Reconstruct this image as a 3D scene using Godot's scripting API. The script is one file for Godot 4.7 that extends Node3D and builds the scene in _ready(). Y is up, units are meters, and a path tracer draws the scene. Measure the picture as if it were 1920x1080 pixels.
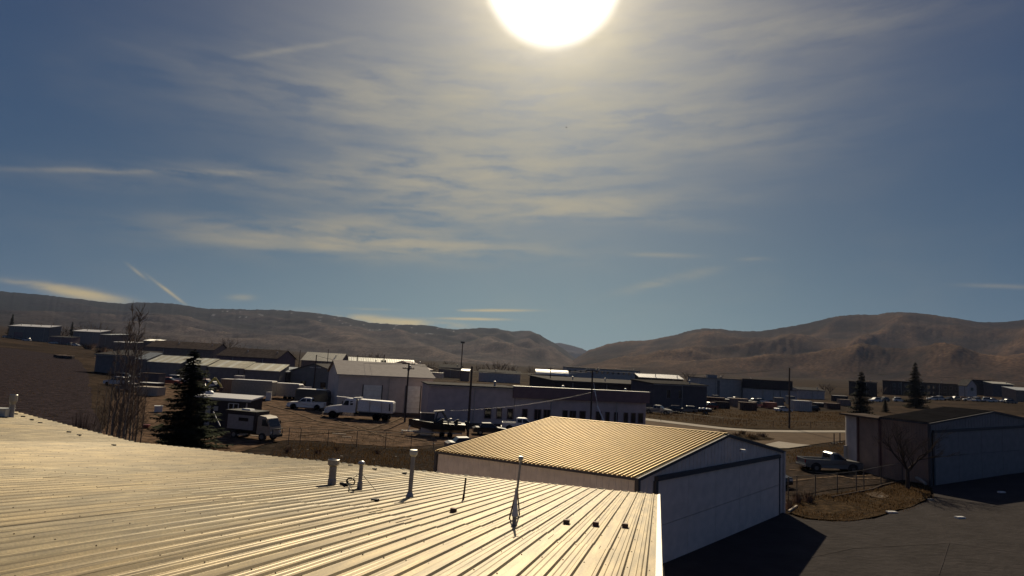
extends Node3D
# A view from a mast above a metal roof, over an industrial yard towards hills, against a high late-morning sun.
# x is right of the view, -z is along it, metres.

const EYE := Vector3(0, 9.5, 0)
const FOCAL := 1180.0          # of a frame 1920 wide
const SUN_AZ := 0.04135
const SUN_EL := 0.5823
var eye_basis: Basis
var M := {}
var taken := {}
var T := {}
var rng := RandomNumberGenerator.new()
var sun_dir: Vector3

# ------------------------------------------------------------------ places
func ray(x: float, y: float) -> Vector3:            # a direction of the frame, scaled to one metre of depth
	var d: Vector3 = eye_basis * Vector3((x - 960.0) / FOCAL, -(y - 540.0) / FOCAL, -1.0)
	return d / -d.z

func lift(x: float, z: float) -> float:             # the valley floor rises gently to both sides
	var d := maxf(-z, 0.0)
	var u := clampf(x / maxf(d, 0.1), -1.0, 1.0)
	return 0.0305 * u * u * d

func gp(x: float, y: float) -> Vector3:             # where that direction meets the ground
	var d := ray(x, y)
	var lo := 1.0
	var hi := 6000.0
	for i in 48:
		var m := sqrt(lo * hi)
		if EYE.y + d.y * m > lift(d.x * m, -m): lo = m
		else: hi = m
	return Vector3(d.x * lo, lift(d.x * lo, -lo), -lo)

func at(x: float, y: float, depth: float) -> Vector3:
	var d := ray(x, y)
	return EYE + Vector3(d.x, d.y, -1.0) * depth

func gd(x: float, depth: float, row := 700.0) -> Vector3:         # ground at that depth under a column of the frame
	var d := ray(x, row)
	return Vector3(d.x * depth, lift(d.x * depth, -depth), -depth)

func on(x: float, z: float) -> Vector3:
	return Vector3(x, lift(x, z), z)

# ------------------------------------------------------------------ nodes
func numbered(called: String) -> String:
	var k: int = taken.get(called, 0)
	taken[called] = k + 1
	return called if k == 0 else "%s_%03d" % [called, k]

func tag(o: Node, label: String, category := "", group := "", kind := "") -> Node:
	o.set_meta("label", label)
	if category: o.set_meta("category", category)
	if group: o.set_meta("group", group)
	if kind: o.set_meta("kind", kind)
	return o

func thing(called: String, label: String, category: String, where := Vector3.ZERO, yaw := 0.0, group := "") -> Node3D:
	var o := Node3D.new()
	o.name = numbered(called)
	add_child(o)
	o.position = where
	o.rotation.y = yaw
	tag(o, label, category, group)
	return o

func put(shape, called: String, mat: Material, parent: Node = null, where := Vector3.ZERO) -> MeshInstance3D:
	var o := MeshInstance3D.new()
	o.mesh = shape.commit() if shape is SurfaceTool else shape
	o.material_override = mat
	o.position = where
	if parent == null or parent == self:
		o.name = numbered(called)
		add_child(o)
	else:
		var k := 0
		var n := called
		while parent.has_node(NodePath(n)):
			k += 1
			n = "%s_%03d" % [called, k]
		o.name = n
		parent.add_child(o)
	return o

func structure(shape, called: String, label: String, mat: Material) -> MeshInstance3D:
	var o := put(shape, called, mat)
	tag(o, label, "", "", "structure")
	return o

func again(o: Node3D, label: String, where: Vector3, yaw: float, scale_ := 1.0, group := "") -> Node3D:
	var stem: String = str(o.name)
	if stem.length() > 4 and stem[-4] == "_" and stem.right(3).is_valid_int(): stem = stem.left(-4)
	var c: Node3D = o.duplicate()
	c.name = numbered(stem)
	add_child(c)
	c.position = where
	c.rotation.y = yaw
	c.scale = Vector3.ONE * scale_
	c.set_meta("label", label)
	if group: c.set_meta("group", group)
	return c

# ------------------------------------------------------------------ shapes
func mb() -> SurfaceTool:
	var st := SurfaceTool.new()
	st.begin(Mesh.PRIMITIVE_TRIANGLES)
	return st

func tri(st: SurfaceTool, a: Vector3, b: Vector3, c: Vector3, n: Vector3) -> void:
	if (b - a).cross(c - a).dot(n) > 0.0:
		var t := b; b = c; c = t
	for p in [a, b, c]:
		st.set_normal(n)
		st.add_vertex(p)

func face(st: SurfaceTool, pts: Array, out: Vector3) -> void:   # a flat convex polygon, seen from the side out points to
	var n: Vector3 = (pts[1] - pts[0]).cross(pts[2] - pts[0])
	if n.length_squared() < 1e-14 and pts.size() > 3: n = (pts[2] - pts[0]).cross(pts[3] - pts[0])
	n = n.normalized()
	if n.dot(out) < 0.0: n = -n
	for i in range(1, pts.size() - 1): tri(st, pts[0], pts[i], pts[i + 1], n)

func box(st: SurfaceTool, c: Vector3, s: Vector3, b := Basis()) -> void:
	var h := s * 0.5
	for ax in 3:
		var u := (ax + 1) % 3
		var v := (ax + 2) % 3
		for sg in [-1.0, 1.0]:
			var n := Vector3.ZERO
			n[ax] = sg
			var p := []
			for k in [[-1, -1], [1, -1], [1, 1], [-1, 1]]:
				var q := Vector3.ZERO
				q[ax] = sg * h[ax]; q[u] = k[0] * h[u]; q[v] = k[1] * h[v]
				p.append(c + b * q)
			face(st, p, b * n)

func bar(st: SurfaceTool, a: Vector3, b: Vector3, w: float, h: float) -> void:
	var d := b - a
	var z := d.normalized()
	var x := (Vector3.UP.cross(z) if absf(z.y) < 0.98 else Vector3.RIGHT.cross(z)).normalized()
	box(st, (a + b) * 0.5, Vector3(w, h, d.length()), Basis(x, z.cross(x), z))

func tube(st: SurfaceTool, pts: Array, radii: Array, seg := 6, cap := true) -> void:
	var rings := []
	var norms := []
	for i in pts.size():
		var d: Vector3 = (pts[mini(i + 1, pts.size() - 1)] - pts[maxi(i - 1, 0)]).normalized()
		var x := (Vector3.UP.cross(d) if absf(d.y) < 0.9 else Vector3.RIGHT.cross(d)).normalized()
		var y := d.cross(x)
		var ring := []
		var nr := []
		for k in seg:
			var a := TAU * k / seg
			var n := x * cos(a) + y * sin(a)
			nr.append(n)
			ring.append(pts[i] + n * radii[i])
		rings.append(ring)
		norms.append(nr)
	for i in pts.size() - 1:
		for k in seg:
			var j := (k + 1) % seg
			quad_n(st, rings[i][k], rings[i][j], rings[i + 1][j], rings[i + 1][k], norms[i][k], norms[i][j], norms[i + 1][j], norms[i + 1][k])
	if cap:
		face(st, rings[0], pts[0] - pts[1])
		face(st, rings[-1], pts[-1] - pts[-2])

func quad_n(st: SurfaceTool, a, b, c, d, na, nb, nc, nd) -> void:
	var p := [a, b, c, d]
	var n := [na, nb, nc, nd]
	var ix := [0, 1, 2, 0, 2, 3]
	if (b - a).cross(c - a).dot(na + nb + nc) > 0.0: ix = [0, 2, 1, 0, 3, 2]
	for i in ix:
		st.set_normal(n[i])
		st.add_vertex(p[i])

func lathe(st: SurfaceTool, c: Vector3, prof_: Array, seg := 14) -> void:   # prof_: (radius, height) upwards
	for i in prof_.size() - 1:
		var p: Vector2 = prof_[i]
		var q: Vector2 = prof_[i + 1]
		var dn := Vector2(q.y - p.y, p.x - q.x).normalized()
		for k in seg:
			var a := TAU * k / seg
			var b := TAU * (k + 1) / seg
			var ea := Vector3(cos(a), 0, sin(a))
			var eb := Vector3(cos(b), 0, sin(b))
			var na := ea * dn.x + Vector3.UP * dn.y
			var nb := eb * dn.x + Vector3.UP * dn.y
			quad_n(st, c + ea * p.x + Vector3.UP * p.y, c + eb * p.x + Vector3.UP * p.y, c + eb * q.x + Vector3.UP * q.y, c + ea * q.x + Vector3.UP * q.y, na, nb, nb, na)

func cyl_z(st: SurfaceTool, c: Vector3, r: float, w: float, seg := 16) -> void:   # a disc lying across z, chamfered
	var prf := [Vector2(0, -w / 2), Vector2(r * 0.86, -w / 2), Vector2(r, -w * 0.34), Vector2(r, w * 0.34), Vector2(r * 0.86, w / 2), Vector2(0, w / 2)]
	for i in prf.size() - 1:
		var p: Vector2 = prf[i]
		var q: Vector2 = prf[i + 1]
		var dn := Vector2(q.y - p.y, p.x - q.x).normalized()
		for k in seg:
			var a := TAU * k / seg
			var b := TAU * (k + 1) / seg
			var ea := Vector3(cos(a), sin(a), 0)
			var eb := Vector3(cos(b), sin(b), 0)
			var na := ea * dn.x + Vector3(0, 0, dn.y)
			var nb := eb * dn.x + Vector3(0, 0, dn.y)
			quad_n(st, c + ea * p.x + Vector3(0, 0, p.y), c + eb * p.x + Vector3(0, 0, p.y), c + eb * q.x + Vector3(0, 0, q.y), c + ea * q.x + Vector3(0, 0, q.y), na, nb, nb, na)

func prof(st: SurfaceTool, pts: Array, zc := 0.0) -> void:   # a side outline of (x, y, half width): both sides and the rim between
	var flat := PackedVector2Array()
	for p in pts: flat.append(Vector2(p.x, p.y))
	var ccw := not Geometry2D.is_polygon_clockwise(flat)
	var ix := Geometry2D.triangulate_polygon(flat)
	for s in [-1.0, 1.0]:
		for i in range(0, ix.size(), 3):
			var t := []
			for k in 3:
				var p: Vector3 = pts[ix[i + k]]
				t.append(Vector3(p.x, p.y, zc + s * p.z))
			face(st, t, Vector3(0, 0, s))
	for i in pts.size():
		var p: Vector3 = pts[i]
		var q: Vector3 = pts[(i + 1) % pts.size()]
		var o := Vector3(q.y - p.y, p.x - q.x, 0) * (1.0 if ccw else -1.0)
		face(st, [Vector3(p.x, p.y, zc - p.z), Vector3(q.x, q.y, zc - q.z), Vector3(q.x, q.y, zc + q.z), Vector3(p.x, p.y, zc + p.z)], o)

func ribbed(st: SurfaceTool, o: Vector3, w: Vector3, l: Vector3, n: Vector3, ribs: int, rh: float, share := 0.26) -> void:
	# a sheet from o, across w and along l, with trapezoid ribs standing rh proud along n
	var prv := [Vector2(0, 0)]
	for i in ribs:
		var m := (i + 0.5) / ribs
		var hw := share * 0.5 / ribs
		prv.append_array([Vector2(m - hw, 0), Vector2(m - hw * 0.55, rh), Vector2(m + hw * 0.55, rh), Vector2(m + hw, 0)])
	prv.append(Vector2(1, 0))
	for i in prv.size() - 1:
		var a: Vector3 = o + w * prv[i].x + n * prv[i].y
		var b: Vector3 = o + w * prv[i + 1].x + n * prv[i + 1].y
		face(st, [a, b, b + l, a + l], n)
	var u := -n * 0.025
	face(st, [o + u, o + w + u, o + w + l + u, o + l + u], -n)
	for e in [Vector3.ZERO, l]:
		for i in prv.size() - 1:
			var a: Vector3 = o + w * prv[i].x + n * prv[i].y + e
			var b: Vector3 = o + w * prv[i + 1].x + n * prv[i + 1].y + e
			face(st, [a, b, o + w * prv[i + 1].x + u + e, o + w * prv[i].x + u + e], l if e != Vector3.ZERO else -l)
	for e in [Vector3.ZERO, w]:
		face(st, [o + e, o + e + l, o + e + l + u, o + e + u], w if e != Vector3.ZERO else -w)

func smooth_line(pts: Array, step := 1.5) -> Array:   # Catmull-Rom through closed points
	var out := []
	var n := pts.size()
	for i in n:
		var p0: Vector2 = pts[(i + n - 1) % n]
		var p1: Vector2 = pts[i]
		var p2: Vector2 = pts[(i + 1) % n]
		var p3: Vector2 = pts[(i + 2) % n]
		var k := maxi(1, int(p1.distance_to(p2) / step))
		for j in k:
			out.append(p1.cubic_interpolate(p2, p0, p3, float(j) / k))
	return out

func sheet(px: Array, up: float, cell: float, rough := 0.0, curved := true) -> SurfaceTool:   # ground cover inside corners given as frame columns and rows
	var pts := []
	for p in px:
		var q := gp(p[0], p[1])
		pts.append(Vector2(q.x, q.z))
	return sheet_at(pts, up, cell, rough, curved)

func sheet_at(pts: Array, up: float, cell: float, rough := 0.0, curved := true) -> SurfaceTool:
	var line := smooth_line(pts, cell * 0.3) if curved else pts
	var noise := FastNoiseLite.new()
	noise.frequency = 0.5 / cell
	noise.fractal_octaves = 4
	var poly := PackedVector2Array()
	for p in line:
		poly.append(p + Vector2(noise.get_noise_2d(p.x, p.y), noise.get_noise_2d(p.x + 400, p.y)) * rough)
	var lo: Vector2 = poly[0]
	var hi: Vector2 = poly[0]
	for p in poly:
		lo = lo.min(p)
		hi = hi.max(p)
	var st := mb()
	for i in int((hi.x - lo.x) / cell) + 1:
		for j in int((hi.y - lo.y) / cell) + 1:
			var a := lo + Vector2(i, j) * cell
			for piece in Geometry2D.intersect_polygons(poly, PackedVector2Array([a, a + Vector2(cell, 0), a + Vector2(cell, cell), a + Vector2(0, cell)])):
				var ix := Geometry2D.triangulate_polygon(piece)
				for k in range(0, ix.size(), 3):
					var t := []
					for m in 3:
						var q: Vector2 = piece[ix[k + m]]
						t.append(Vector3(q.x, lift(q.x, q.y) + up, q.y))
					tri(st, t[0], t[1], t[2], Vector3.UP)
	return st

# ------------------------------------------------------------------ materials
func noise_tex(called: String, freq: float, low: float, high: float, octaves := 5, kind := FastNoiseLite.TYPE_SIMPLEX_SMOOTH, size := 512, mid := -1.0) -> NoiseTexture2D:
	var n := FastNoiseLite.new()
	n.noise_type = kind
	n.frequency = freq
	n.fractal_octaves = octaves
	n.seed = called.hash() % 1000
	var t := NoiseTexture2D.new()
	t.width = size
	t.height = size
	t.seamless = true
	t.noise = n
	var r := Gradient.new()
	r.set_color(0, Color(low, low, low))
	r.set_color(1, Color(high, high, high))
	if mid >= 0.0: r.add_point(mid, Color(low, low, low).lerp(Color(high, high, high), 0.3))
	t.color_ramp = r
	T[called] = t
	return t

func bump_tex(called: String, freq: float, strength: float, octaves := 5, size := 512) -> void:
	var t := noise_tex(called, freq, 0, 1, octaves, FastNoiseLite.TYPE_SIMPLEX_SMOOTH, size)
	t.color_ramp = null
	t.as_normal_map = true
	t.bump_strength = strength

func mat(called: String, r: float, g: float, b: float, rough := 0.8, metal := 0.0, tex := "", scale_ := Vector3.ONE, bump := "", bump_amount := 1.0) -> StandardMaterial3D:   # real-world linear base colour
	var m := StandardMaterial3D.new()
	m.resource_name = called
	m.albedo_color = Color(r, g, b).linear_to_srgb()
	m.roughness = rough
	m.metallic = metal
	if tex or bump:
		m.uv1_triplanar = true
		m.uv1_world_triplanar = true
		m.uv1_scale = scale_
	if tex: m.albedo_texture = T[tex]
	if bump:
		m.normal_enabled = true
		m.normal_texture = T[bump]
		m.normal_scale = bump_amount
	M[called] = m
	return m

func detail(m: StandardMaterial3D, tex: String, uv2 := Vector3.ONE) -> void:
	m.detail_enabled = true
	m.detail_albedo = T[tex]
	m.detail_blend_mode = BaseMaterial3D.BLEND_MODE_MUL
	m.detail_uv_layer = BaseMaterial3D.DETAIL_UV_2
	m.uv2_triplanar = true
	m.uv2_world_triplanar = true
	m.uv2_scale = uv2

func make_materials() -> void:
	noise_tex("blotch", 0.012, 0.62, 1.0)
	noise_tex("soil", 0.02, 0.45, 1.0, 6)
	noise_tex("fine", 0.06, 0.72, 1.0, 4)
	noise_tex("broad", 0.006, 0.55, 1.0, 4)
	noise_tex("faint", 0.015, 0.86, 1.0, 5)
	noise_tex("specks", 0.12, 0.5, 1.0, 2)
	noise_tex("streaks", 0.02, 0.66, 1.0, 6)  # dirt streaks along the roof ribs that also paint in rib shading
	bump_tex("rubble", 0.06, 6.0, 5)
	bump_tex("dents", 0.012, 2.0, 3)
	var v := Vector3.ONE
	detail(mat("ground", 0.125, 0.083, 0.055, 0.95, 0, "soil", v * 0.035, "rubble", 0.35), "broad", v * 0.008)
	detail(mat("yard_dirt", 0.29, 0.185, 0.12, 0.95, 0, "soil", v * 0.05, "rubble", 0.35), "fine", v * 0.31)
	detail(mat("vignetted_soil", 0.118, 0.085, 0.096, 0.96, 0, "soil", v * 0.06, "rubble", 0.45), "soil", v * 0.5)  # soil colour, darkened to carry the lens vignetting at the left
	detail(mat("dry_grass", 0.185, 0.118, 0.062, 0.95, 0, "soil", v * 0.12, "rubble", 0.7), "soil", v * 0.9)
	detail(mat("verge", 0.085, 0.053, 0.035, 0.95, 0, "soil", v * 0.08, "rubble", 0.7), "soil", v * 0.7)
	detail(mat("concrete", 0.33, 0.27, 0.2, 0.9, 0, "faint", v * 0.05), "fine", v * 0.6)
	detail(mat("lane", 0.18, 0.13, 0.09, 0.9, 0, "faint", v * 0.05), "fine", v * 0.6)
	detail(mat("asphalt", 0.078, 0.069, 0.067, 0.9, 0, "faint", v * 0.05, "rubble", 0.2), "fine", v * 0.5)
	detail(mat("rut", 0.36, 0.25, 0.17, 0.95, 0, "soil", v * 0.2), "fine", v * 0.6)
	mat("tar", 0.055, 0.048, 0.047, 0.8)
	detail(mat("asphalt_worn", 0.1, 0.088, 0.083, 0.9, 0, "faint", v * 0.08), "fine", v * 0.6)
	detail(mat("gravel", 0.1, 0.068, 0.05, 0.95, 0, "soil", v * 0.09, "rubble", 0.5), "fine", v * 0.8)
	detail(mat("hill", 1, 1, 1, 0.97, 0, "blotch", v * 0.002), "soil", v * 0.007)
	M.hill.vertex_color_use_as_albedo = true
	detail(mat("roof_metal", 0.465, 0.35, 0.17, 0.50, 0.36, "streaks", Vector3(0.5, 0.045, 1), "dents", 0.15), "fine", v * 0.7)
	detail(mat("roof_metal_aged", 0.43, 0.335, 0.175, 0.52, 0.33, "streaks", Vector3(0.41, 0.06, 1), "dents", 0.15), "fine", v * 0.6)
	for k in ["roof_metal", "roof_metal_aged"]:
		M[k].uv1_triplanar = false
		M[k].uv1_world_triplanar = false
	detail(mat("hangar_roof", 0.40, 0.265, 0.085, 0.58, 0.6, "faint", v * 0.11), "faint", v * 0.7)
	detail(mat("pale_roof", 0.82, 0.82, 0.73, 0.45, 0.4, "faint", v * 0.07), "faint", v * 0.5)
	detail(mat("tan_roof", 0.7, 0.66, 0.52, 0.48, 0.4, "faint", v * 0.07), "faint", v * 0.5)
	detail(mat("blue_roof", 0.24, 0.28, 0.32, 0.7, 0.1, "faint", v * 0.07), "faint", v * 0.5)
	detail(mat("dark_roof", 0.055, 0.05, 0.052, 0.9, 0.0, "blotch", v * 0.09), "fine", v * 0.4)
	detail(mat("mauve_roof", 0.29, 0.25, 0.24, 0.9, 0.0, "faint", v * 0.09), "fine", v * 0.4)
	detail(mat("brown_roof", 0.17, 0.13, 0.11, 0.9, 0.0, "blotch", v * 0.09), "fine", v * 0.4)
	detail(mat("grey_roof", 0.16, 0.15, 0.145, 0.85, 0.0, "blotch", v * 0.09), "fine", v * 0.4)
	mat("hangar_wall", 0.66, 0.58, 0.5, 0.75, 0, "faint", v * 0.21)
	mat("hangar_gable", 0.72, 0.6, 0.53, 0.75, 0, "faint", v * 0.21)
	mat("hangar_door", 0.76, 0.62, 0.54, 0.7, 0, "faint", v * 0.17)
	mat("vignetted_hangar", 0.25, 0.22, 0.21, 0.75, 0, "faint", v * 0.17)  # door and gable colour darkened to carry the lens vignetting at the right
	mat("dark_trim", 0.045, 0.042, 0.045, 0.7, 0)
	mat("rust_trim", 0.10, 0.05, 0.045, 0.8, 0)
	mat("mauve_wall", 0.55, 0.45, 0.43, 0.9, 0, "faint", v * 0.1)
	mat("mauve_fascia", 0.2, 0.125, 0.13, 0.85, 0, "faint", v * 0.1)
	mat("tan_wall", 0.54, 0.47, 0.43, 0.9, 0, "faint", v * 0.1)
	mat("brown_wall", 0.27, 0.185, 0.14, 0.9, 0, "faint", v * 0.1)
	mat("grey_wall", 0.19, 0.17, 0.16, 0.85, 0, "faint", v * 0.1)
	mat("blue_grey_wall", 0.19, 0.19, 0.19, 0.85, 0, "faint", v * 0.1)
	mat("navy_wall", 0.11, 0.1, 0.11, 0.85, 0, "faint", v * 0.1)
	mat("dark_wall", 0.065, 0.055, 0.055, 0.9, 0, "faint", v * 0.2)
	mat("pale_wall", 0.48, 0.43, 0.38, 0.85, 0, "faint", v * 0.1)
	mat("grey_door", 0.72, 0.72, 0.68, 0.7, 0, "faint", v * 0.2)
	mat("white", 0.74, 0.72, 0.68, 0.5, 0, "faint", v * 0.5)
	mat("white_paint", 0.64, 0.63, 0.61, 0.32, 0)
	mat("silver_paint", 0.2, 0.2, 0.195, 0.35, 0.3)
	mat("black_paint", 0.02, 0.02, 0.022, 0.3, 0)
	mat("red_paint", 0.22, 0.04, 0.03, 0.4, 0)
	mat("blue_paint", 0.05, 0.09, 0.17, 0.4, 0)
	mat("yellow_paint", 0.55, 0.42, 0.07, 0.5, 0)
	mat("tan_paint", 0.36, 0.30, 0.23, 0.6, 0, "faint", v * 0.3)
	mat("grey_paint", 0.28, 0.27, 0.27, 0.5, 0, "faint", v * 0.3)
	mat("tyre", 0.018, 0.017, 0.016, 0.9, 0)
	mat("rim", 0.16, 0.16, 0.16, 0.4, 0.6)
	mat("chrome", 0.6, 0.6, 0.6, 0.25, 0.9)
	mat("glass", 0.015, 0.017, 0.02, 0.08, 0)
	mat("lamp_clear", 0.6, 0.6, 0.58, 0.2, 0)
	mat("lamp_red", 0.25, 0.02, 0.02, 0.3, 0)
	mat("galvanised", 0.50, 0.48, 0.44, 0.4, 0.6, "faint", v * 1.5)
	mat("zinc", 0.40, 0.38, 0.36, 0.5, 0.4, "faint", v * 1.1)
	mat("rubber", 0.02, 0.019, 0.018, 0.8, 0)
	mat("clip", 0.18, 0.10, 0.06, 0.7, 0.1)
	mat("pole_wood", 0.085, 0.062, 0.05, 0.95, 0, "fine", v * 0.6)
	mat("wire", 0.06, 0.055, 0.055, 0.6, 0)
	mat("post", 0.07, 0.06, 0.055, 0.7, 0.3)
	mat("timber", 0.50, 0.42, 0.33, 0.9, 0, "fine", v * 1.4)
	mat("rust", 0.14, 0.065, 0.045, 0.9, 0, "blotch", v * 0.5)
	mat("bark", 0.085, 0.066, 0.056, 0.95, 0, "fine", v * 1.4)
	mat("birch_bark", 0.32, 0.29, 0.26, 0.9, 0, "specks", Vector3(0.9, 0.35, 0.9))
	mat("twig", 0.12, 0.092, 0.078, 0.95, 0)
	mat("needles", 0.030, 0.036, 0.022, 0.9, 0)
	mat("needles_far", 0.034, 0.036, 0.028, 0.9, 0)
	mat("weed", 0.12, 0.075, 0.04, 0.95, 0)
	mat("brush", 0.085, 0.055, 0.045, 0.95, 0)
	mat("stone", 0.40, 0.36, 0.31, 0.95, 0, "fine", v * 1.5)
	for k in ["ground", "yard_dirt", "vignetted_soil", "dry_grass", "verge", "gravel", "hill", "asphalt", "asphalt_worn", "tar", "rut", "lane", "needles", "needles_far", "bark", "twig", "brush", "weed", "dark_wall", "navy_wall", "dark_roof", "brown_roof", "grey_roof"]: M[k].metallic_specular = 0.08
	for k in ["needles", "needles_far", "weed", "twig", "brush"]: M[k].cull_mode = BaseMaterial3D.CULL_DISABLED

# ------------------------------------------------------------------ camera, sky, sun
func make_sky() -> void:
	var W := 4096
	var Hh := 2048
	var cw := 512
	var ch := 256
	var buf := PackedFloat32Array()
	buf.resize(cw * ch * 3)
	for j in ch:
		var el := PI * 0.5 - PI * (j + 0.5) / ch
		for i in cw:
			var az := TAU * (i + 0.5) / cw
			var c := clear_sky(az, el)
			var k := (j * cw + i) * 3
			buf[k] = c.x; buf[k + 1] = c.y; buf[k + 2] = c.z
	var im := Image.create_from_data(cw, ch, false, Image.FORMAT_RGBF, buf.to_byte_array())
	im.resize(W, Hh, Image.INTERPOLATE_BILINEAR)
	var big := im.get_data().to_float32_array()
	# the clouds, as a window of the dome
	var half := int(W * 66.0 / 360.0)
	var top := int(Hh * (0.5 - 62.0 / 180.0))
	var low := Hh / 2 + 12
	var ww := half * 2
	var hh := low - top
	var dens := PackedFloat32Array()
	dens.resize(ww * hh)
	var fn := FastNoiseLite.new()
	fn.noise_type = FastNoiseLite.TYPE_SIMPLEX_SMOOTH
	fn.frequency = 1.0
	fn.fractal_octaves = 6
	fn.fractal_gain = 0.55
	fn.domain_warp_enabled = true
	fn.domain_warp_amplitude = 0.5
	fn.domain_warp_frequency = 0.8
	fn.domain_warp_fractal_octaves = 3
	fn.seed = 11
	var fb := FastNoiseLite.new()
	fb.noise_type = FastNoiseLite.TYPE_SIMPLEX_SMOOTH
	fb.frequency = 1.0
	fb.fractal_octaves = 3
	fb.seed = 5
	# banks of cirrus: where, how long and thick, tilt in degrees, density; thin ones are old vapour trails
	var banks := [[900, 335, 260, 62, -4, 1.25], [640, 445, 300, 30, 3, 1.0], [1010, 392, 280, 22, -4, 0.9], [760, 462, 200, 16, 2, 0.7], [1010, 190, 420, 95, 2, 0.62], [740, 175, 220, 60, -4, 0.4],
		[1250, 235, 200, 45, 6, 0.42], [1150, 400, 150, 14, 7, 0.8], [300, 322, 250, 5, 1, 0.85], [420, 330, 330, 30, 1, 0.3], [110, 541, 60, 7, 9, 1.0], [150, 550, 75, 9, 11, 1.3], [690, 598, 85, 7, 6, 1.7], [800, 606, 60, 5, 4, 1.5],
		[915, 582, 62, 1.6, 0, 2.2], [888, 598, 62, 1.6, 1, 2.0], [255, 508, 22, 2.0, 38, 0.7], [318, 548, 36, 2.0, 36, 1.3], [1262, 525, 80, 8, -13, 0.55], [1235, 478, 60, 4, 1, 0.5], [1420, 487, 30, 4, 0, 0.4], [1880, 537, 60, 3.5, 2, 0.4], [452, 558, 22, 5, 0, 0.5],
		[470, 130, 320, 90, 0, 0.12], [1640, 30, 220, 40, -6, 0.25], [1200, 60, 330, 100, 0, 0.5], [560, 90, 120, 6, -10, 0.5], [30, 530, 40, 5, 8, 0.5], [700, 580, 60, 1.6, 2, 0.7], [880, 250, 240, 70, -8, 0.35]]
	for bk in banks:
		var d := ray(bk[0], bk[1])             # on an upright plane across the view: (across, up)
		var rx: float = bk[2] / FOCAL
		var ry: float = bk[3] / FOCAL
		var tl := deg_to_rad(bk[4] - 3.1)
		var ct := cos(tl)
		var sn := sin(tl)
		var reach := 2.6 * (rx * absf(ct) + ry * absf(sn))
		var reach_y := 2.6 * (rx * absf(sn) + ry * absf(ct))
		var i0 := clampi(int(atan(d.x - reach) / TAU * W) + half, 0, ww)
		var i1 := clampi(int(atan(d.x + reach) / TAU * W) + half, 0, ww)
		var e1 := atan((d.y + reach_y) * cos(minf(absf(atan(d.x - reach)), absf(atan(d.x + reach)))) if absf(d.x) > reach else d.y + reach_y)
		var e0 := atan(maxf(d.y - reach_y, 0.0) * cos(maxf(absf(atan(d.x - reach)), absf(atan(d.x + reach)))))
		var j0 := clampi(int((PI * 0.5 - e1) / PI * Hh) - top, 0, hh)
		var j1 := clampi(int((PI * 0.5 - e0) / PI * Hh) - top + 1, 0, hh)
		var am: float = bk[5]
		for i in range(i0, i1):
			var az := TAU * (i - half + 0.5) / W
			var dx := tan(az) - d.x
			var ca := 1.0 / cos(az)
			for j in range(j0, j1):
				var dy := tan(PI * 0.5 - PI * (j + top + 0.5) / Hh) * ca - d.y
				var p := (dx * ct - dy * sn) / rx
				var q := (dx * sn + dy * ct) / ry
				var e := p * p + q * q
				if e < 6.7: dens[j * ww + i] += am * exp(-e)
	for j in hh:
		var el := PI * 0.5 - PI * (j + top + 0.5) / Hh
		var row := (j + top) * W
		var ed := smoothstep(0.0, 0.14, deg_to_rad(62.0) - el)
		var hy := el * 26.0
		for i in ww:
			var az := TAU * (i - half + 0.5) / W
			var edge := ed * smoothstep(0.0, 0.16, deg_to_rad(66.0) - absf(az))
			var b := dens[j * ww + i]
			var n := fn.get_noise_2d(az * 5.0 + el * 3.0, hy * 1.25 - az * 2.0)
			var n2 := fb.get_noise_2d(az * 5.0, el * 9.0)
			var cl := b * clampf(0.60 + 1.25 * n + 0.35 * n2, 0.0, 1.8) + maxf(0.0, 0.005 + 0.05 * n2) * (0.7 + 0.6 * n)
			cl = (1.0 - exp(-cl * 0.95)) * edge
			if cl < 0.002: continue
			var k := (row + (i - half + W) % W) * 3
			var ca := cos(el) * cos(SUN_EL) * cos(az - SUN_AZ) + sin(el) * sin(SUN_EL)
			var a := acos(clampf(ca, -1.0, 1.0))
			var gl := exp(-a / 0.42)
			var lowk := exp(-maxf(el, 0.0) / 0.09)
			var cr := 0.18 + 0.50 * gl + 0.62 * lowk
			var cg := 0.185 + 0.42 * gl + 0.38 * lowk
			var cb := 0.195 + 0.23 * gl - 0.02 * lowk
			if a < 0.10: continue
			big[k] = lerpf(big[k], cr, cl)
			big[k + 1] = lerpf(big[k + 1], cg, cl)
			big[k + 2] = lerpf(big[k + 2], cb, cl)
	# the glare round the sun, at full fineness
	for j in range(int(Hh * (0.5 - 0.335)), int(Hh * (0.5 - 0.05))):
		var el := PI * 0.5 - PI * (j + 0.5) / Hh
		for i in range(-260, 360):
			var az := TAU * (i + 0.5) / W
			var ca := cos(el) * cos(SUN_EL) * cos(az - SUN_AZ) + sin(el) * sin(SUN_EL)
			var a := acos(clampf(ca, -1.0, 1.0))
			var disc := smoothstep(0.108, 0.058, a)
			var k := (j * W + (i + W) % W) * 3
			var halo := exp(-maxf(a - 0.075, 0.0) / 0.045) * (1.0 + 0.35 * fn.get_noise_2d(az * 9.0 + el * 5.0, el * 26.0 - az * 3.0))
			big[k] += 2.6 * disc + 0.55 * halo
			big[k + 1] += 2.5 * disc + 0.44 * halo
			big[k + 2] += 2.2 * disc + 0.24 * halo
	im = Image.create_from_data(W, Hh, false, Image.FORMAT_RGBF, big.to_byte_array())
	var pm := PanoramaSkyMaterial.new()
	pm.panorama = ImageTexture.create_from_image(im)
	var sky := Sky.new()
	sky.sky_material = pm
	var env := Environment.new()
	env.background_mode = Environment.BG_SKY
	env.sky = sky
	env.tonemap_mode = Environment.TONE_MAPPER_LINEAR
	env.tonemap_exposure = 1.0
	env.sdfgi_enabled = true
	env.ssao_enabled = true
	env.ssil_enabled = true
	env.fog_enabled = true
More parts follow.
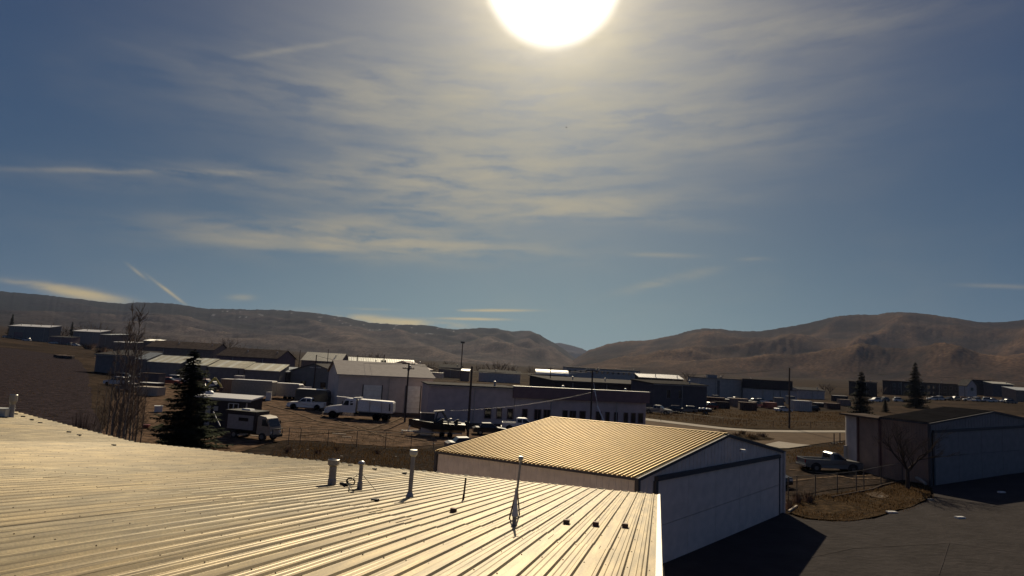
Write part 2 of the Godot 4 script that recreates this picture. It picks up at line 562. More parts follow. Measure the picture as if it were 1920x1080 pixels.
	env.fog_density = 0.000042
	env.fog_light_color = Color(0.76, 0.84, 1.0)
	var we := WorldEnvironment.new()
	we.name = "world_environment"
	we.environment = env
	add_child(we)

func clear_sky(az: float, el: float) -> Vector3:
	var e := maxf(el, 0.0)
	var c := Vector3(0.054, 0.106, 0.188).lerp(Vector3(0.029, 0.068, 0.150), smoothstep(0.0, 0.32, e)).lerp(Vector3(0.026, 0.040, 0.105), smoothstep(0.25, 0.75, e))
	var daz := angle_difference(SUN_AZ, az)
	c += Vector3(0.205, 0.255, 0.175) * exp(-e / 0.18) * exp(-daz * daz / 0.40)
	var ca := cos(el) * cos(SUN_EL) * cos(daz) + sin(el) * sin(SUN_EL)
	var a := acos(clampf(ca, -1.0, 1.0))
	c += Vector3(0.40, 0.33, 0.22) * exp(-a / 0.15) + Vector3(0.255, 0.24, 0.19) * exp(-a * a / 0.115)
	return c

func make_view() -> void:
	eye_basis = Basis(Vector3.RIGHT, atan(140.0 / FOCAL)) * Basis(Vector3.BACK, atan(0.055))
	var cam := Camera3D.new()
	cam.name = "camera"
	cam.transform = Transform3D(eye_basis, EYE)
	cam.fov = rad_to_deg(2.0 * atan(540.0 / FOCAL))
	cam.near = 0.1
	cam.far = 30000.0
	add_child(cam)
	cam.current = true
	make_sky()
	sun_dir = Vector3(sin(SUN_AZ) * cos(SUN_EL), sin(SUN_EL), -cos(SUN_AZ) * cos(SUN_EL))
	var sun := DirectionalLight3D.new()
	sun.name = "sun"
	sun.light_color = Color(1.0, 0.93, 0.80)
	sun.light_energy = 1.5
	sun.light_angular_distance = 0.5
	sun.shadow_enabled = true
	add_child(sun)
	sun.look_at_from_position(Vector3.ZERO, -sun_dir)

func _ready() -> void:
	rng.seed = 7
	make_view()
	make_materials()
	make_ground()
	make_wear()
	make_hills()
	make_near_roof()
	make_hangar()
	make_right_hangar()
	make_buildings()
	make_yard()
	make_poles()
	make_trees()
	make_apron()
	make_far_clutter()

# ------------------------------------------------------------------ ground and hills
func grid_mesh(pts: Array, cols: Array = []) -> ArrayMesh:   # pts[row][column], columns to the right, rows away
	var nr := pts.size()
	var nc: int = pts[0].size()
	var v := PackedVector3Array()
	var nn := PackedVector3Array()
	var cc := PackedColorArray()
	var ix := PackedInt32Array()
	for j in nr:
		for i in nc:
			v.append(pts[j][i])
			var a: Vector3 = pts[j][mini(i + 1, nc - 1)] - pts[j][maxi(i - 1, 0)]
			var b: Vector3 = pts[mini(j + 1, nr - 1)][i] - pts[maxi(j - 1, 0)][i]
			var n := a.cross(b).normalized()
			nn.append(n if n.y > 0.0 else -n)
			if cols: cc.append(cols[j][i])
			if i < nc - 1 and j < nr - 1:
				var k := j * nc + i
				ix.append_array([k, k + nc, k + nc + 1, k, k + nc + 1, k + 1])
	var arr := []
	arr.resize(Mesh.ARRAY_MAX)
	arr[Mesh.ARRAY_VERTEX] = v
	arr[Mesh.ARRAY_NORMAL] = nn
	if cols: arr[Mesh.ARRAY_COLOR] = cc
	arr[Mesh.ARRAY_INDEX] = ix
	var m := ArrayMesh.new()
	m.add_surface_from_arrays(Mesh.PRIMITIVE_TRIANGLES, arr)
	return m

func make_ground() -> void:
	var xs := []
	var ds := []
	for i in 141:
		var t := (i - 70) / 70.0
		xs.append(signf(t) * (absf(t) * 150.0 + pow(absf(t), 4.0) * 9000.0))
	for j in 121:
		var t := (j - 14) / 106.0
		ds.append(t * 500.0 + signf(t) * pow(absf(t), 4.0) * 9500.0)
	var rows := []
	for d in ds:
		var r := []
		for x in xs: r.append(Vector3(x, lift(x, -d), -d))
		rows.append(r)
	structure(grid_mesh(rows), "ground", "brown valley floor reaching to the hills", M.ground)
	structure(sheet([[-500, 640], [-200, 640], [0, 652], [70, 660], [135, 671], [160, 690], [168, 720], [175, 770], [200, 850], [150, 960], [-200, 1000], [-700, 900]], 0.05, 8.0, 0.6), "field", "bare ploughed field darkened for lens vignetting at the left behind the metal roof", M.vignetted_soil)
	structure(sheet([[196, 860], [200, 790], [215, 745], [240, 716], [320, 704], [430, 712], [540, 722], [640, 730], [700, 752], [760, 764], [830, 772], [900, 780], [960, 790], [990, 815], [900, 826], [820, 834], [740, 838], [640, 832], [540, 826], [450, 850], [320, 880]], 0.05, 6.0, 0.5), "yard", "brown dirt yard where trucks and trailers are parked", M.yard_dirt)
	structure(sheet([[520, 832], [580, 830], [660, 836], [740, 843], [800, 842], [850, 838], [860, 900], [700, 930], [500, 900]], 0.09, 4.0, 0.5), "verge", "weedy dark verge between the yard fence and the metal roof", M.verge)
	structure(sheet([[738, 766], [796, 767], [800, 774], [742, 773]], 0.11, 4.0, 0.1, false), "concrete_pad", "pale concrete pad before the second grey garage door", M.concrete)
	structure(sheet([[1190, 762], [1320, 766], [1450, 770], [1600, 773], [1700, 790], [1640, 806], [1590, 807], [1400, 803], [1300, 795], [1215, 785], [1170, 779]], 0.06, 8.0, 0.5), "grass_field", "dry brown grass field beyond the pale road", M.dry_grass)
	structure(sheet([[1150, 783], [1213, 789], [1300, 800], [1360, 807], [1420, 811], [1500, 812], [1640, 812], [1640, 824], [1590, 826], [1540, 832], [1490, 839], [1462, 842], [1440, 836], [1400, 826], [1300, 812], [1213, 803], [1150, 797]], 0.07, 6.0, 0.05, false), "road", "pale grey road curving past the white hangar", M.lane)
	structure(sheet([[1150, 780], [1213, 785.5], [1300, 796], [1360, 803], [1420, 807.5], [1500, 808], [1640, 808], [1640, 812], [1500, 812], [1420, 811], [1360, 807], [1300, 800], [1213, 789.5], [1150, 783.5]], 0.12, 6.0, 0.04, false), "kerb", "pale concrete gutter along the far edge of the road", M.concrete)
	structure(sheet([[1433, 835], [1462, 842], [1478, 842], [1520, 836], [1490, 833], [1460, 829]], 0.12, 3.0, 0.03, false), "road_apron", "pale concrete apron at the road corner", M.concrete)
	structure(sheet([[1455, 905], [1462, 872], [1500, 868], [1560, 872], [1640, 880], [1668, 890], [1660, 905], [1600, 914], [1540, 922], [1480, 930]], 0.06, 4.0, 0.25), "gravel_drive", "grey gravel drive under the silver pickup", M.gravel)
	structure(sheet([[1150, 1100], [1222, 1056], [1466, 962], [1506, 975], [1560, 979], [1640, 974], [1700, 955], [1752, 936], [1748, 917], [1730, 906], [1920, 887], [2300, 876], [2700, 1300], [1500, 1800], [900, 1500]], 0.05, 5.0, 0.12, false), "asphalt_apron", "dark worn asphalt apron in front of the hangars", M.asphalt)
	structure(sheet([[1480, 955], [1500, 940], [1545, 931], [1600, 923], [1645, 916], [1700, 905], [1738, 912], [1746, 930], [1722, 946], [1690, 956], [1640, 972], [1580, 978], [1520, 974], [1490, 966]], 0.10, 3.0, 0.35), "grass_mound", "orange brown dry grass island beside the asphalt", M.dry_grass)

func strip(px: Array, w: float, up: float) -> SurfaceTool:   # a narrow band along frame points on the ground
	var pts := []
	for i in px.size() - 1:
		var a := gp(px[i][0], px[i][1])
		var b := gp(px[i + 1][0], px[i + 1][1])
		var n := maxi(1, int(a.distance_to(b) / 1.2))
		for k in n: pts.append(a.lerp(b, float(k) / n))
	pts.append(gp(px[-1][0], px[-1][1]))
	var nz := FastNoiseLite.new()
	nz.frequency = 0.35
	var st := mb()
	var prv := []
	for i in pts.size():
		var p: Vector3 = pts[i]
		var d: Vector3 = pts[mini(i + 1, pts.size() - 1)] - pts[maxi(i - 1, 0)]
		var side := Vector3(-d.z, 0, d.x).normalized()
		p += side * nz.get_noise_2d(p.x, p.z) * w * 0.9
		var ww := w * (0.75 + 0.5 * nz.get_noise_2d(p.x + 90.0, p.z * 2.0))
		var l := p - side * ww
		var r := p + side * ww
		l.y = lift(l.x, l.z) + up
		r.y = lift(r.x, r.z) + up
		if prv:
			tri(st, prv[0], prv[1], r, Vector3.UP)
			tri(st, prv[0], r, l, Vector3.UP)
		prv = [l, r]
	return st

func make_wear() -> void:
	var ruts := [[[470, 800], [560, 788], [650, 797], [760, 812]], [[540, 790], [640, 803], [720, 812]], [[515, 778], [600, 778], [660, 800], [740, 826]], [[545, 812], [640, 812], [740, 818], [800, 828]], [[500, 760], [545, 772], [600, 792], [700, 806]], [[770, 776], [740, 790], [690, 806], [560, 818]]]
	for i in ruts.size(): structure(strip(ruts[i], 0.28, 0.10 + i * 0.006), "tyre_track", "pale worn tyre track across the dirt yard", M.rut)
	var drives := [[[1470, 905], [1540, 897], [1620, 893], [1660, 891]], [[1480, 882], [1540, 888], [1600, 900], [1660, 898]]]
	for i in drives.size(): structure(strip(drives[i], 0.3, 0.10 + i * 0.006), "tyre_track", "pale worn tyre track along the gravel drive", M.rut)
	var cracks := [[[1760, 1080], [1780, 1020], [1752, 960], [1750, 940]], [[1920, 1040], [1780, 1020], [1600, 1030], [1460, 1060]]]
	for i in cracks.size(): structure(strip(cracks[i], 0.03, 0.075 + i * 0.004), "tar_seam", "dark tar filled crack in the asphalt", M.tar)

func hill(called: String, label: String, line: Array, near: float, far: float, near2: float, far2: float, seed_: int, relief: float, gully: float, dark: Color, light: Color, snow: float, trees: float, shade0 := 1.0, spurs := []) -> void:
	# line: the crest as seen, (column, row) of the frame; near..far are the distances of foot and crest at its left end, near2..far2 at the right
	var fn := FastNoiseLite.new()
	fn.seed = seed_
	fn.noise_type = FastNoiseLite.TYPE_SIMPLEX_SMOOTH
	fn.frequency = 1.0
	fn.fractal_type = FastNoiseLite.FRACTAL_RIDGED
	fn.fractal_octaves = 2
	fn.fractal_gain = 0.30
	fn.domain_warp_enabled = true
	fn.domain_warp_amplitude = 0.18
	fn.domain_warp_frequency = 0.7
	var fm := FastNoiseLite.new()
	fm.seed = seed_ + 3
	fm.frequency = 1.0
	fm.fractal_octaves = 5
	var x0: float = line[0][0]
	var x1: float = line[-1][0]
	var n := int((x1 - x0) / 3.0)
	var nrow := 56
	var cols := []
	var pts := []
	for j in nrow + 8:
		pts.append([])
		cols.append([])
	var seg := 0
	for i in n + 1:
		var px := lerpf(x0, x1, float(i) / n)
		while seg < line.size() - 2 and px > line[seg + 1][0]: seg += 1
		var p0: Array = line[maxi(seg - 1, 0)]
		var p1: Array = line[seg]
		var p2: Array = line[seg + 1]
		var p3: Array = line[mini(seg + 2, line.size() - 1)]
		var k := clampf((px - p1[0]) / (p2[0] - p1[0]), 0.0, 1.0)
		var py := cubic_interpolate(p1[1], p2[1], p0[1], p3[1], k) + fm.get_noise_2d(px * 0.05, 0.0) * 1.3 + fm.get_noise_2d(px * 0.25, 9.0) * 0.8
		var d := ray(px, py)
		var kk := float(i) / n
		var dn := lerpf(near, near2, kk)
		var df := lerpf(far, far2, kk)
		var foot := lift(d.x * dn, -dn) - 6.0
		var crest := EYE.y + d.y * df
		for j in nrow + 8:
			var t := float(j) / (nrow - 1)
			var D := lerpf(dn, df, t)
			var X := d.x * D
			var r := 0.0
			var h := 0.0
			var spur := 0.0
			if t <= 1.0:
				var sl := t * t * 0.42 + t * 0.58
				var wgt := sin(PI * pow(t, 0.8))
				r = fn.get_noise_2d((X * 0.85 + D * 0.5) * gully * 0.0009, (D * 0.9 - X * 0.4) * gully * 0.0010)
				h = lerpf(foot, crest, sl) + wgt * (crest - foot) * relief * (r - 0.25) * (1.1 - 0.4 * t) + wgt * 5.0 * fm.get_noise_2d(X * 0.006, D * 0.006)
				for sp in spurs:                   # [column and share of the slope at the top, the same at the foot, width, height]
					var f: float = (sp[1] - t) / (sp[1] - sp[3])
					if f > -0.2 and f < 1.1:
						var e: float = (px - lerpf(sp[0], sp[2], f)) / (sp[4] * (0.5 + 0.8 * clampf(f, 0.0, 1.0)))
						var bump: float = exp(-e * e * 0.9) * smoothstep(-0.2, 0.1, f) * smoothstep(1.1, 0.8, f)
						h += (crest - foot) * sp[5] * bump
						spur = maxf(spur, exp(-e * e * 3.0) * smoothstep(-0.2, 0.1, f) * smoothstep(1.1, 0.8, f))
				h = minf(h, EYE.y + (d.y - (1.0 - t) * 0.006) * D)
			else:
				h = crest - (t - 1.0) * (crest - foot) * 2.0
				r = 0.3
			pts[j].append(Vector3(X, h, -D))
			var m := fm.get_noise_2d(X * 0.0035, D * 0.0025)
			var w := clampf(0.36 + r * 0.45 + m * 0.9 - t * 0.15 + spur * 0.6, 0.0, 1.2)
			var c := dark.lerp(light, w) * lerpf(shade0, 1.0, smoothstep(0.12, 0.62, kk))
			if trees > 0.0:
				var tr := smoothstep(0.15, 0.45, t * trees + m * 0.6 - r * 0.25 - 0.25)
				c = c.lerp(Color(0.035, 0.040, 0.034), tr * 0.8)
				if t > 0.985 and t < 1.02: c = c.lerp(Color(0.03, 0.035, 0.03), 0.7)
			if snow > 0.0 and t > 0.7 and t < 1.0:
				var sm := fm.get_noise_2d(X * 0.020 + 70.0, D * 0.006)
				if sm > 0.36 / snow and px > 380 and px < 860: c = Color(0.62, 0.62, 0.66)
			cols[j].append(c)
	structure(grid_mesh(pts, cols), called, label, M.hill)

func make_hills() -> void:
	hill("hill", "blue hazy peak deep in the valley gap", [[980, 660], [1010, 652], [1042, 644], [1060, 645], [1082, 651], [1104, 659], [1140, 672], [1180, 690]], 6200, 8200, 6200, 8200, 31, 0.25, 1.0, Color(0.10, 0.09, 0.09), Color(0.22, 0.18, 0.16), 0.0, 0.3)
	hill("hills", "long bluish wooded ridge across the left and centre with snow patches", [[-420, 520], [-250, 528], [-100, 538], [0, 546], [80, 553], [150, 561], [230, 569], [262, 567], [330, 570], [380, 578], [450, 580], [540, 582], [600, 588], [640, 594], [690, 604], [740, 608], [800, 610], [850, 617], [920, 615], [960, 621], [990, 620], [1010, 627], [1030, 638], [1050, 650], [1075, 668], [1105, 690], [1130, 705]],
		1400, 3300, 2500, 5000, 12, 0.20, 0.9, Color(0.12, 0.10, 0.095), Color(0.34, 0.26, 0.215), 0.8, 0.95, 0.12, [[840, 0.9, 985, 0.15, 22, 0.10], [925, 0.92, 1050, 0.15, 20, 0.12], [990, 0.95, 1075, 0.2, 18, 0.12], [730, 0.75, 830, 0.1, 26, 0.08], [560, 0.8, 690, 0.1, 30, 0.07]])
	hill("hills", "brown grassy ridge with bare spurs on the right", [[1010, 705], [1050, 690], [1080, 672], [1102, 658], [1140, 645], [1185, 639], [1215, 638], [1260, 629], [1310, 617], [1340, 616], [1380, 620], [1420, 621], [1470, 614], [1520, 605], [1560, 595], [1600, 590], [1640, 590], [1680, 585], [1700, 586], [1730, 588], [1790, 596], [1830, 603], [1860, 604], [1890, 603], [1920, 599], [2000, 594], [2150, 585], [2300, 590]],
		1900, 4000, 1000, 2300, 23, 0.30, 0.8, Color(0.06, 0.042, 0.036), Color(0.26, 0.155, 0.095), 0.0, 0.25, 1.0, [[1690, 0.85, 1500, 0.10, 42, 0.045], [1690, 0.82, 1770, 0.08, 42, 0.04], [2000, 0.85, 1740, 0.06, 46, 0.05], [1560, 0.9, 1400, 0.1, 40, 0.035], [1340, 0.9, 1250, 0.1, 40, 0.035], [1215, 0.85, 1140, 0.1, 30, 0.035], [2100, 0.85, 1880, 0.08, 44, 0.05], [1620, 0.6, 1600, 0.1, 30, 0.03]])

# ------------------------------------------------------------------ the roof under the camera
const RX := Vector2(0.2348, 0.972)     # (x, depth) along the ribs, down the slope
const SX := Vector2(0.972, -0.2348)    # across them, to the right
const EAVE := 26.6

func roof_y(s: float, r: float) -> float:
	var f := maxf(0.0, -s - 24.6)
	return 4.6 + 0.118 * (EAVE - r) + 0.128 * f * f / (f + 0.6)

func roof_at(s: float, r: float, up := 0.0) -> Vector3:
	return Vector3(RX.x * r + SX.x * s, roof_y(s, r) + up, -(RX.y * r + SX.y * s))

func roof_hit(x: float, y: float) -> Vector3:
	var d := ray(x, y)
	var lo := 1.0
	var hi := 70.0
	for i in 48:
		var m := (lo + hi) * 0.5
		var p := Vector2(d.x * m, m)
		if EYE.y + d.y * m > roof_y(p.dot(SX), p.dot(RX)): lo = m
		else: hi = m
	return Vector3(d.x * lo, EYE.y + d.y * lo, -lo)

func make_near_roof() -> void:
	var b := thing("hangar", "long pale ribbed metal roof filling the foreground", "building")
	var fnz := FastNoiseLite.new()
	fnz.seed = 4
	fnz.frequency = 0.35
	var cross := [[0.0, 0.0]]                      # over one sheet: how far across, how high
	for k in 3:
		var m := (k + 0.5) / 3.0
		cross.append_array([[m - 0.048, 0.0], [m - 0.022, 0.028], [m + 0.022, 0.028], [m + 0.048, 0.0]])
		if k < 2:
			for q in [0.117, 0.217]: cross.append_array([[m + q - 0.013, 0.0], [m + q, 0.004], [m + q + 0.013, 0.0]])
	cross.append([1.0, 0.0])
	var rs := [-7.0, 0.0, 4.0, 8.0, 12.0, 12.02, 16.0, 20.0, 23.5, EAVE]
	for i in 38:
		var lap := 12.0 + fnz.get_noise_1d(i * 13.0 + 90.0) * 2.4
		rs[4] = lap
		rs[5] = lap + 0.02
		var s0 := -(i + 1) * 0.96
		var wob := fnz.get_noise_1d(i * 7.0) * 0.012
		var st := mb()
		var e := EAVE + fnz.get_noise_1d(i * 31.0) * 0.03
		for q in cross.size() - 1:
			for k in rs.size() - 1:
				var c := []
				for w in [[q, k], [q + 1, k], [q + 1, k + 1], [q, k + 1]]:
					var s: float = s0 + cross[w[0]][0] * 0.96
					var r: float = rs[w[1]] if w[1] < rs.size() - 1 else e
					c.append(roof_at(s, r, cross[w[0]][1] + fnz.get_noise_2d(s * 1.3, r * 0.9) * 0.012 + wob + (0.014 if w[1] <= 4 else 0.0)))
				var nr: Vector3 = (c[1] - c[0]).cross(c[3] - c[0]).normalized()
				if nr.y < 0: nr = -nr
				var order := [0, 1, 2, 0, 2, 3] if (c[1] - c[0]).cross(c[2] - c[0]).dot(nr) < 0.0 else [0, 2, 1, 0, 3, 2]
				for m in order:
					st.set_normal(nr)
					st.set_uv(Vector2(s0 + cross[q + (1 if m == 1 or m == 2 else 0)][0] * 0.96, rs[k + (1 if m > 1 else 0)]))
					st.add_vertex(c[m])
			var a := roof_at(s0 + cross[q][0] * 0.96, e, cross[q][1] + wob)
			var d := roof_at(s0 + cross[q + 1][0] * 0.96, e, cross[q + 1][1] + wob)
			face(st, [a, d, d - Vector3(0, 0.05, 0), a - Vector3(0, 0.05, 0)], Vector3(RX.x, 0, -RX.y))
		face(st, [roof_at(s0, -7, -0.05), roof_at(s0 + 0.96, -7, -0.05), roof_at(s0 + 0.96, e, -0.05), roof_at(s0, e, -0.05)], Vector3.DOWN)
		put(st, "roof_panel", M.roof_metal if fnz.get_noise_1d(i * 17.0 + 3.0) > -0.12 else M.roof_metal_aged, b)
	# the bare edge on the right, its flashing and the walls below
	var st2 := mb()
	for k in rs.size() - 1:
		var r0: float = rs[k]
		var r1: float = rs[k + 1]
		face(st2, [roof_at(0, r0, 0.012), roof_at(0.10, r0, 0.045), roof_at(0.10, r1, 0.045), roof_at(0, r1, 0.012)], Vector3.UP)
		face(st2, [roof_at(0.10, r0, 0.045), roof_at(0.10, r0, -0.16), roof_at(0.10, r1, -0.16), roof_at(0.10, r1, 0.045)], Vector3(SX.x, 0, -SX.y))
	put(st2, "rake_flashing", M.galvanised, b)
	for k in 8:
		st2 = mb()
		var r0 := 24.9 - k * 3.2
		face(st2, [roof_at(0.118, r0, 0.05), roof_at(0.118, r0, -0.02), roof_at(0.118, r0 + 1.5, -0.02), roof_at(0.118, r0 + 1.5, 0.05)], Vector3(SX.x, 0, -SX.y))
		put(st2, "edge_strip", M.white, b)
	st2 = mb()
	bar(st2, roof_at(0.06, EAVE - 0.02, -0.10), roof_at(-24.6, EAVE - 0.02, -0.10), 0.10, 0.09)
	bar(st2, roof_at(-24.6, EAVE - 0.02, -0.10), roof_at(-36.4, EAVE - 0.02, -0.14), 0.10, 0.09)
	put(st2, "eave_trim", M.dark_trim, b)
	st2 = mb()
	for seg in [[0.02, -6.9, 0.02, 26.3], [0.02, 26.3, -36.3, 26.3], [-36.3, 26.3, -36.3, -6.9], [-36.3, -6.9, 0.02, -6.9]]:
		var p0 := roof_at(seg[0], seg[1], -0.06)
		var p1 := roof_at(seg[2], seg[3], -0.06)
		var mid := roof_at((seg[0] + seg[2]) * 0.5, (seg[1] + seg[3]) * 0.5, -0.06)
		if seg[1] == seg[3] : mid = roof_at(-24.6, seg[1], -0.06)
		face(st2, [Vector3(p0.x, -0.5, p0.z), p0, mid, Vector3(mid.x, -0.5, mid.z)], Vector3(mid.x + 15, 0, mid.z + 10))
		face(st2, [Vector3(mid.x, -0.5, mid.z), mid, p1, Vector3(p1.x, -0.5, p1.z)], Vector3(mid.x + 15, 0, mid.z + 10))
	put(st2, "wall", M.hangar_gable, b)
	# dark foam stops under the rib ends, and stray clips higher up
	var stop := mb()
	box(stop, Vector3(0, 0.0, 0), Vector3(0.17, 0.06, 0.10), Basis(Vector3.UP, -0.237))
	var stop_mesh := stop.commit()
	for i in 36:
		if fnz.get_noise_1d(i * 51.0) < -0.28: continue
		put(stop_mesh, "foam_stop", M.rubber, b, roof_at(-(i + 0.5) * 0.96 - 0.16 * (1 if i % 3 == 0 else -1), EAVE + 0.01, 0.005))
	for p in [[29, 777], [43, 782], [59, 788], [75, 794], [129, 811], [148, 817], [213, 836], [703, 940], [657, 874], [702, 881], [758, 889]]:
		put(stop_mesh, "foam_stop", M.rubber, b, roof_hit(p[0], p[1]) + Vector3(0, 0.03, 0))
	var clip := mb()
	box(clip, Vector3(0, 0.05, 0), Vector3(0.13, 0.10, 0.09), Basis(Vector3.UP, -0.237))
	box(clip, Vector3(0, 0.006, 0), Vector3(0.17, 0.012, 0.16), Basis(Vector3.UP, -0.237))
	var clip_mesh := clip.commit()
	for p in [[850, 961], [1062, 983], [1117, 987], [1172, 990]]:
		put(clip_mesh, "snow_clip", M.clip, b, roof_hit(p[0], p[1]))
	# screws and grit along the sheets
	var bolt := mb()
	lathe(bolt, Vector3.ZERO, [Vector2(0.010, 0), Vector2(0.010, 0.008), Vector2(0.004, 0.013), Vector2(0, 0.013)], 6)
	var mm := MultiMesh.new()
	mm.transform_format = MultiMesh.TRANSFORM_3D
	mm.mesh = bolt.commit()
	var places := []
	for i in 38:
		for k in 3:
			for r in 17:
				if rng.randf() < 0.93: places.append(roof_at(-(i + 1) * 0.96 + 0.96 * (k + 0.5) / 3.0 + 0.075, r * 1.55 + 0.6 + rng.randf_range(-0.02, 0.02), 0.012))
	mm.instance_count = places.size()
	for i in places.size(): mm.set_instance_transform(i, Transform3D(Basis(), places[i]))
	var mi := MultiMeshInstance3D.new()
	mi.multimesh = mm
	mi.material_override = M.rust
	mi.name = "screws"
	b.add_child(mi)
	mi.set_meta("kind", "stuff")
	roof_things()

func roof_things() -> void:
	var p := roof_hit(622, 909)
	var k := -p.z / FOCAL
	var t := thing("flue_pipe", "fat grey flue pipe with a wide flat collar cap on the roof", "vent", p, 0, "vent pipes on the metal roof")
	var st := mb()
	lathe(st, Vector3.ZERO, [Vector2(7.6 * k, -0.1), Vector2(7.6 * k, 9 * k), Vector2(7.0 * k, 11 * k)], 18)
	put(st, "boot", M.zinc, t)
	st = mb()
	lathe(st, Vector3.ZERO, [Vector2(6.6 * k, 8 * k), Vector2(6.6 * k, 40 * k)], 18)
	put(st, "pipe", M.zinc, t)
	st = mb()
	lathe(st, Vector3.ZERO, [Vector2(6.7 * k, 33 * k), Vector2(10.5 * k, 36 * k), Vector2(10.5 * k, 45 * k), Vector2(9.4 * k, 45.6 * k), Vector2(9.2 * k, 43 * k), Vector2(0, 43 * k)], 18)
	put(st, "cap", M.galvanised, t)
	p = roof_hit(674, 918)
	k = -p.z / FOCAL
	t = thing("vent_pipe", "short vent pipe with a mushroom cap and two guy wires", "vent", p, 0, "vent pipes on the metal roof")
	st = mb()
	lathe(st, Vector3.ZERO, [Vector2(5.0 * k, -0.1), Vector2(4.8 * k, 13 * k), Vector2(4.0 * k, 14 * k)], 16)
	put(st, "boot", M.zinc, t)
	st = mb()
	lathe(st, Vector3.ZERO, [Vector2(3.6 * k, 12 * k), Vector2(3.6 * k, 46 * k)], 16)
	put(st, "pipe", M.zinc, t)
	st = mb()
	lathe(st, Vector3.ZERO, [Vector2(3.7 * k, 43 * k), Vector2(6.4 * k, 45 * k), Vector2(6.6 * k, 47 * k), Vector2(4.6 * k, 50 * k), Vector2(1.5 * k, 51.5 * k), Vector2(0, 51.6 * k)], 16)
	put(st, "cap", M.galvanised, t)
	for q in [[653, 904], [705, 921]]:
		st = mb()
		tube(st, [Vector3(0, 30 * k, 0), roof_hit(q[0], q[1]) - p + Vector3(0, 0.01, 0)], [0.008, 0.008], 5)
		put(st, "guy_wire", M.rubber, t)
	p = roof_hit(656, 912)
	k = -p.z / FOCAL
	var coil := thing("cable_coil", "loop of black cable lying by the mushroom capped vent", "cable", p)
	st = mb()
	for w in 3:
		var ring := []
		var rr := []
		for a in 25:
			var an := TAU * a / 24.0
			ring.append(Vector3(cos(an) * (7.0 + w * 0.35) * k, 8.0 * k + sin(an) * (6.4 + w * 0.3) * k, -0.10 + 0.03 * w + 0.08 * sin(an)))
			rr.append(0.016)
		tube(st, ring, rr, 5, false)
	put(st, "loop", M.rubber, coil)
	st = mb()
	tube(st, [Vector3(-0.05, 0.03, 0), Vector3(-0.22, 0.05, 0.02), Vector3(-0.30, 0.07, 0.02)], [0.03, 0.06, 0.03], 7)
	put(st, "plug", M.rubber, coil)
	st = mb()
	tube(st, [Vector3(0.0, 0.03, 0.05), roof_hit(655, 921) - p + Vector3(0, 0.03, 0), roof_hit(664, 922) - p + Vector3(0, 0.03, 0), roof_hit(672, 918) - p + Vector3(0, 0.05, 0)], [0.018, 0.018, 0.018, 0.018], 5)
	put(st, "tail", M.rubber, coil)
	p = roof_hit(768, 933)
	k = -p.z / FOCAL
	t = thing("vent_pipe", "tall grey vent pipe with a bright yellowish drum cap", "vent", p, 0, "vent pipes on the metal roof")
	st = mb()
	lathe(st, Vector3.ZERO, [Vector2(7.5 * k, -0.08), Vector2(7.0 * k, 3 * k), Vector2(4.3 * k, 10 * k), Vector2(4.0 * k, 11 * k)], 18)
	put(st, "boot", M.zinc, t)
	st = mb()
	tube(st, [Vector3(0, 8 * k, 0), Vector3(1.5 * k, 78 * k, 0)], [4.0 * k, 4.0 * k], 16)
	put(st, "pipe", M.zinc, t)
	st = mb()
	lathe(st, Vector3(1.6 * k, 0, 0), [Vector2(4.1 * k, 73 * k), Vector2(7.4 * k, 77 * k), Vector2(7.6 * k, 83 * k), Vector2(7.0 * k, 85 * k), Vector2(0, 85.6 * k)], 18)
	put(st, "cap", M.pale_roof, t)
	p = roof_hit(868, 937)
	k = -p.z / FOCAL
	t = thing("antenna_stub", "thin black leaning pole on the roof between two vents", "pole", p)
	st = mb()
	tube(st, [Vector3(0, -0.05, 0), Vector3(1.2 * k, 9 * k, 0)], [2.0 * k, 2.0 * k], 8)
	put(st, "socket", M.rust, t)
	st = mb()
	tube(st, [Vector3(1.2 * k, 9 * k, 0), Vector3(2.9 * k, 39 * k, 0)], [1.7 * k, 1.6 * k], 8)
	put(st, "rod", M.rubber, t)
	p = roof_hit(964, 985)
	k = -p.z / FOCAL
	t = thing("vent_mast", "slender braced mast with a bright cap in front of the white hangar", "mast", p, 0, "vent pipes on the metal roof")
	st = mb()
	lathe(st, Vector3.ZERO, [Vector2(5.5 * k, -0.02), Vector2(5.2 * k, 1 * k), Vector2(3.9 * k, 1.4 * k), Vector2(3.9 * k, 17 * k)], 16)
	put(st, "base", M.zinc, t)
	st = mb()
	lathe(st, Vector3(0.4 * k, 0, 0), [Vector2(5.6 * k, 15.5 * k), Vector2(6.2 * k, 17.5 * k), Vector2(5.6 * k, 21 * k), Vector2(3.0 * k, 40 * k), Vector2(2.1 * k, 64 * k)], 16)
	put(st, "cone", M.white, t)
	st = mb()
	tube(st, [Vector3(0.8 * k, 40 * k, 0), Vector3(5.8 * k, 116 * k, 0)], [2.3 * k, 1.9 * k], 12)
	put(st, "tube", M.galvanised, t)
	st = mb()
	lathe(st, Vector3(5.9 * k, 0, 0), [Vector2(2.0 * k, 113 * k), Vector2(4.4 * k, 116.5 * k), Vector2(4.6 * k, 121 * k), Vector2(4.0 * k, 122.5 * k), Vector2(0, 122.8 * k)], 14)
	put(st, "cap", M.pale_roof, t)
	for q in [[955, 973], [974, 966]]:
		st = mb()
		tube(st, [Vector3(2.0 * k, 66 * k, 0.0), roof_hit(q[0], q[1]) - p], [1.5 * k, 1.5 * k], 7)
		put(st, "brace", M.rubber, t)
	p = roof_hit(20, 783)
	k = -p.z / FOCAL
	t = thing("flue_pipe", "grey flue pipe with a collar cap at the far left end of the roof", "vent", p, 0, "vent pipes on the metal roof")
	st = mb()
	lathe(st, Vector3.ZERO, [Vector2(5.4 * k, -0.1), Vector2(4.6 * k, 6 * k), Vector2(4.2 * k, 27 * k)], 16)
	put(st, "pipe", M.zinc, t)
	st = mb()
